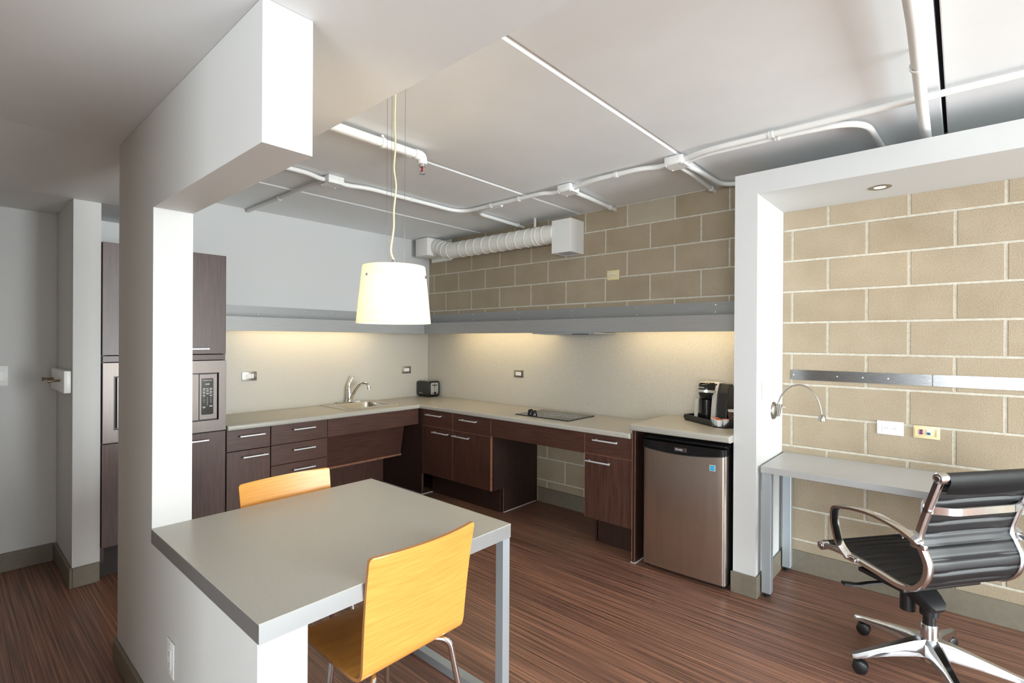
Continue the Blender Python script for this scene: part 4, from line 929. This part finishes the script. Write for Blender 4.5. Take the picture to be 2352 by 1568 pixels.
# office chair
def office_chair():
    t = thing('office_chair', 'black leather and chrome swivel office chair at the desk', 'office chair', (0, 0, 0))
    L = dict(local=True)
    HW = .243
    prof = [(.345, .462), (.27, .472), (.163, .474), (.03, .462), (-.07, .452), (-.135, .468), (-.180, .520), (-.192, .585), (-.170, .640), (-.152, .682), (-.172, .76), (-.205, .86), (-.238, .955)]
    P3 = lambda y: smooth_path([(x, y, z) for x, z in prof], 8)
    sect = [(-.010, -.016), (.010, -.016), (.014, -.008), (.014, .008), (.010, .016), (-.010, .016), (-.014, .008), (-.014, -.008)]
    for s in (-1, 1):
        bm = B(); tube(bm, P3(s*HW), 1.0, sect=[(a*.9, b) for a, b in sect], upv=(0, 1, 0)); obj('side_rail', bm, 'polished_aluminium', t, 40, True)
        for x, z in ((.345, .462), (-.238, .955)):
            bm = B(); lathe(bm, [(0, .019), (.010, .019), (.012, .016), (.019, .017), (.0235, .012), (.0235, -.02), (0, -.02)], (x, s*HW, z), (0, s, 0), 20); obj('end_cap', bm, 'polished_aluminium', t, 40, True)
    # ribbed leather sling
    c = P3(0); S = [0]
    for a, b in zip(c, c[1:]): S.append(S[-1]+(b-a).length)
    Lt = S[-1]; pitch = Lt/19.0; N = 19*12; bm = B(); up_, dn_ = [], []
    def samp(s):
        for i in range(len(S)-1):
            if S[i+1] >= s-1e-9:
                u = (s-S[i])/max(S[i+1]-S[i], 1e-9); d = (c[min(i+2, len(c)-1)]-c[max(i-1, 0)]).normalized(); return c[i].lerp(c[i+1], u), d
        return c[-1], (c[-1]-c[-2]).normalized()
    for i in range(N+1):
        s = Lt*i/N; p, d = samp(s); n = Vector((d.z, 0, -d.x))
        dd = abs((s/pitch+.5) % 1.0 - .5)*pitch; puff = .0105 - .0075*math.exp(-(dd/.0065)**2)
        a, b = [], []
        for k in range(9):
            y = (-1+2*k/8); yy = y*(HW-.0145); e = 1 if abs(y) < .95 else .35; sag = -.005*(1-y*y)
            q = p + Vector((0, yy, 0)) + n*(-sag)*1.0
            a.append(bm.verts.new(q - n*puff*e)); b.append(bm.verts.new(q + n*puff*e))
        up_.append(a); dn_.append(b)
    for g in (up_, dn_):
        for a, b in zip(g, g[1:]):
            for k in range(8): bm.faces.new((a[k], a[k+1], b[k+1], b[k]))
    for k in (0, 8):
        for i in range(N): bm.faces.new((up_[i][k], up_[i+1][k], dn_[i+1][k], dn_[i][k]))
    for i in (0, N):
        for k in range(8): bm.faces.new((up_[i][k], up_[i][k+1], dn_[i][k+1], dn_[i][k]))
    obj('leather_sling', bm, 'black_leather', t, 60, True)
    for x, z, nm in ((.345, .462, 'front_roll'), (-.238, .955, 'top_roll')):
        bm = B(); cyl(bm, (x, -HW+.016, z), (x, HW-.016, z), .021, 18); obj(nm, bm, 'black_leather', t, 40, True)
    # leather flap below the top roll
    bm = B(); rows_ = []
    for (x, z) in ((-.256, .965), (-.262, .945), (-.247, .910), (-.238, .892)):
        rows_.append([bm.verts.new((x-.004, -HW+.018+(2*HW-.036)*k/12, z - (.010*math.sin(PI*k/12) if z < .9 else 0))) for k in range(13)])
    for a, b in zip(rows_, rows_[1:]):
        for k in range(12): bm.faces.new((a[k], a[k+1], b[k+1], b[k]))
    ext = bmesh.ops.solidify(bm, geom=list(bm.faces), thickness=.004); obj('flap', bm, 'black_leather', t, 50, True)
    # back stretcher
    bs = [(-.178, HW+.004, .815), (-.200, HW-.01, .815), (-.232, HW-.085, .812), (-.232, -HW+.085, .812), (-.200, -HW+.01, .815), (-.178, -HW-.004, .815)]
    bm = B(); tube(bm, round_path(bs, .03, 5), 1.0, sect=[(-.004, -.015), (.004, -.015), (.004, .015), (-.004, .015)], upv=(0, 0, 1)); obj('back_stretcher', bm, 'polished_aluminium', t, 30, True)
    for s in (-1, 1):
        bm = B(); lathe(bm, [(0, .008), (.011, .008), (.014, .004), (.014, -.01)], (-.190, s*(HW+.008), .815), (0, s, 0), 14); obj('bolt', bm, 'polished_aluminium', t, 40, True)
        # armrest loop
        ya = s*(HW+.030)
        am = smooth_path([(-.168, s*(HW+.022), .674), (-.10, ya, .706), (.02, ya, .724), (.12, ya, .719), (.19, ya, .706)], 6) + round_path([(.20, ya, .704), (.243, ya, .694), (.246, ya, .62), (.215, ya, .52), (.165, s*(HW+.022), .472)], .028, 6)
        bm = B(); tube(bm, am, 1.0, sect=[(-.006, -.021), (.006, -.021), (.008, 0), (.006, .021), (-.006, .021), (-.008, 0)], upv=(0, 1, 0)); obj('armrest', bm, 'polished_aluminium', t, 50, True)
        for x, z in ((-.172, .662), (.158, .474)):
            bm = B(); bx(bm, x-.03, x+.03, s*(HW+.012), s*(HW+.034), z-.012, z+.012, .005, 2); obj('arm_bracket', bm, 'polished_aluminium', t, 40, True)
    # mechanism
    bm = B(); tube(bm, [(.21, 0, .408), (.13, 0, .392), (.06, 0, .362), (.0, 0, .326), (-.03, 0, .308), (-.045, 0, .298)], [1.0, 1.05, .95, .80, .66, .40], sect=[(-.066, -.030), (.066, -.030), (.076, 0), (.066, .030), (-.066, .030), (-.076, 0)], upv=(0, 0, 1)); cyl(bm, (0, 0, .262), (0, 0, .318), .036, 18)
    obj('tilt_mechanism', bm, 'black_plastic', t, 50, True)
    bm = B(); bx(bm, -.06, .17, -HW+.03, HW-.03, .405, .425, .006, 2); bx(bm, .06, .14, -.10, .10, .37, .41, .004, 1); obj('seat_bridge', bm, 'black_plastic', t, 40, True)
    bm = B(); cyl(bm, (.085, .02, .345), (.085, .02, .245), .031, 18); obj('tension_knob', bm, 'black_plastic', t, 40, True)
    bm = B(); tube(bm, smooth_path([(.10, .07, .372), (.11, .20, .372), (.12, .27, .366), (.135, .33, .372)], 5), [1]*11+[1.3]*5, sect=[(-.012, -.004), (.012, -.004), (.012, .004), (-.012, .004)], upv=(0, 0, 1)); obj('tilt_lever', bm, 'black_plastic', t, 40, True)
    bm = B(); cyl(bm, (0, 0, .2225), (0, 0, .262), .024, 18); obj('gas_piston', bm, 'black_plastic', t, 40, True)
    bm = B(); lathe(bm, [(0, .05), (.030, .05), (.033, .055), (.035, .13), (.033, .215), (.030, .222), (0, .222)], (0, 0, 0), n=24); obj('column', bm, 'polished_aluminium', t, 40, True)
    for k in range(5):
        a = math.radians(149 + 72*k) ; M_ = Matrix.Rotation(a, 4, 'Z')
        bm = B(); pr = []
        for x, hwid, zt_, zb_ in ((.020, .034, .160, .085), (.08, .028, .152, .088), (.18, .021, .126, .083), (.28, .018, .100, .074), (.335, .017, .086, .066), (.352, .012, .082, .066)):
            pr.append([bm.verts.new((x, y, z)) for y, z in ((-hwid, zb_), (-hwid, zt_-.012), (-hwid*.6, zt_), (hwid*.6, zt_), (hwid, zt_-.012), (hwid, zb_))])
        for A_, B_ in zip(pr, pr[1:]):
            for i in range(6): bm.faces.new((A_[i], A_[(i+1) % 6], B_[(i+1) % 6], B_[i]))
        bm.faces.new(pr[0][::-1]); bm.faces.new(pr[-1]); bmesh.ops.transform(bm, matrix=M_, verts=bm.verts)
        lg = obj('base_leg', bm, 'polished_aluminium', t, 40, True); ORG[lg] = Vector((0, 0, 0))
        bm = B(); sw = math.radians((30, -40, 20, 70, -25)[k]); cw = Matrix.Translation((.325, 0, 0)) @ Matrix.Rotation(sw, 4, 'Z')
        for s in (-1, 1): lathe(bm, [(0, .011), (.020, .011), (.0275, .008), (.030, .003), (.030, -.006), (.0, -.006)], (-.012, s*.014, .0305), (0, s, 0), 22)
        bx(bm, -.025, .004, -.007, .007, .028, .052); cyl(bm, (0, 0, .035), (0, 0, .070), .006, 8)
        bmesh.ops.transform(bm, matrix=M_ @ cw, verts=bm.verts); obj('caster', bm, 'black_plastic', t, 40, True)
    return t
oc = office_chair(); oc.location = (4.485, -.755, 0); oc.rotation_euler = (0, 0, math.radians(143))
for ch in oc.children:
    if ch.name.startswith(('base_leg', 'caster')):   # star base keeps its own heading under the swivelled seat
        ch.matrix_parent_inverse = Matrix.Rotation(-math.radians(143), 4, 'Z')
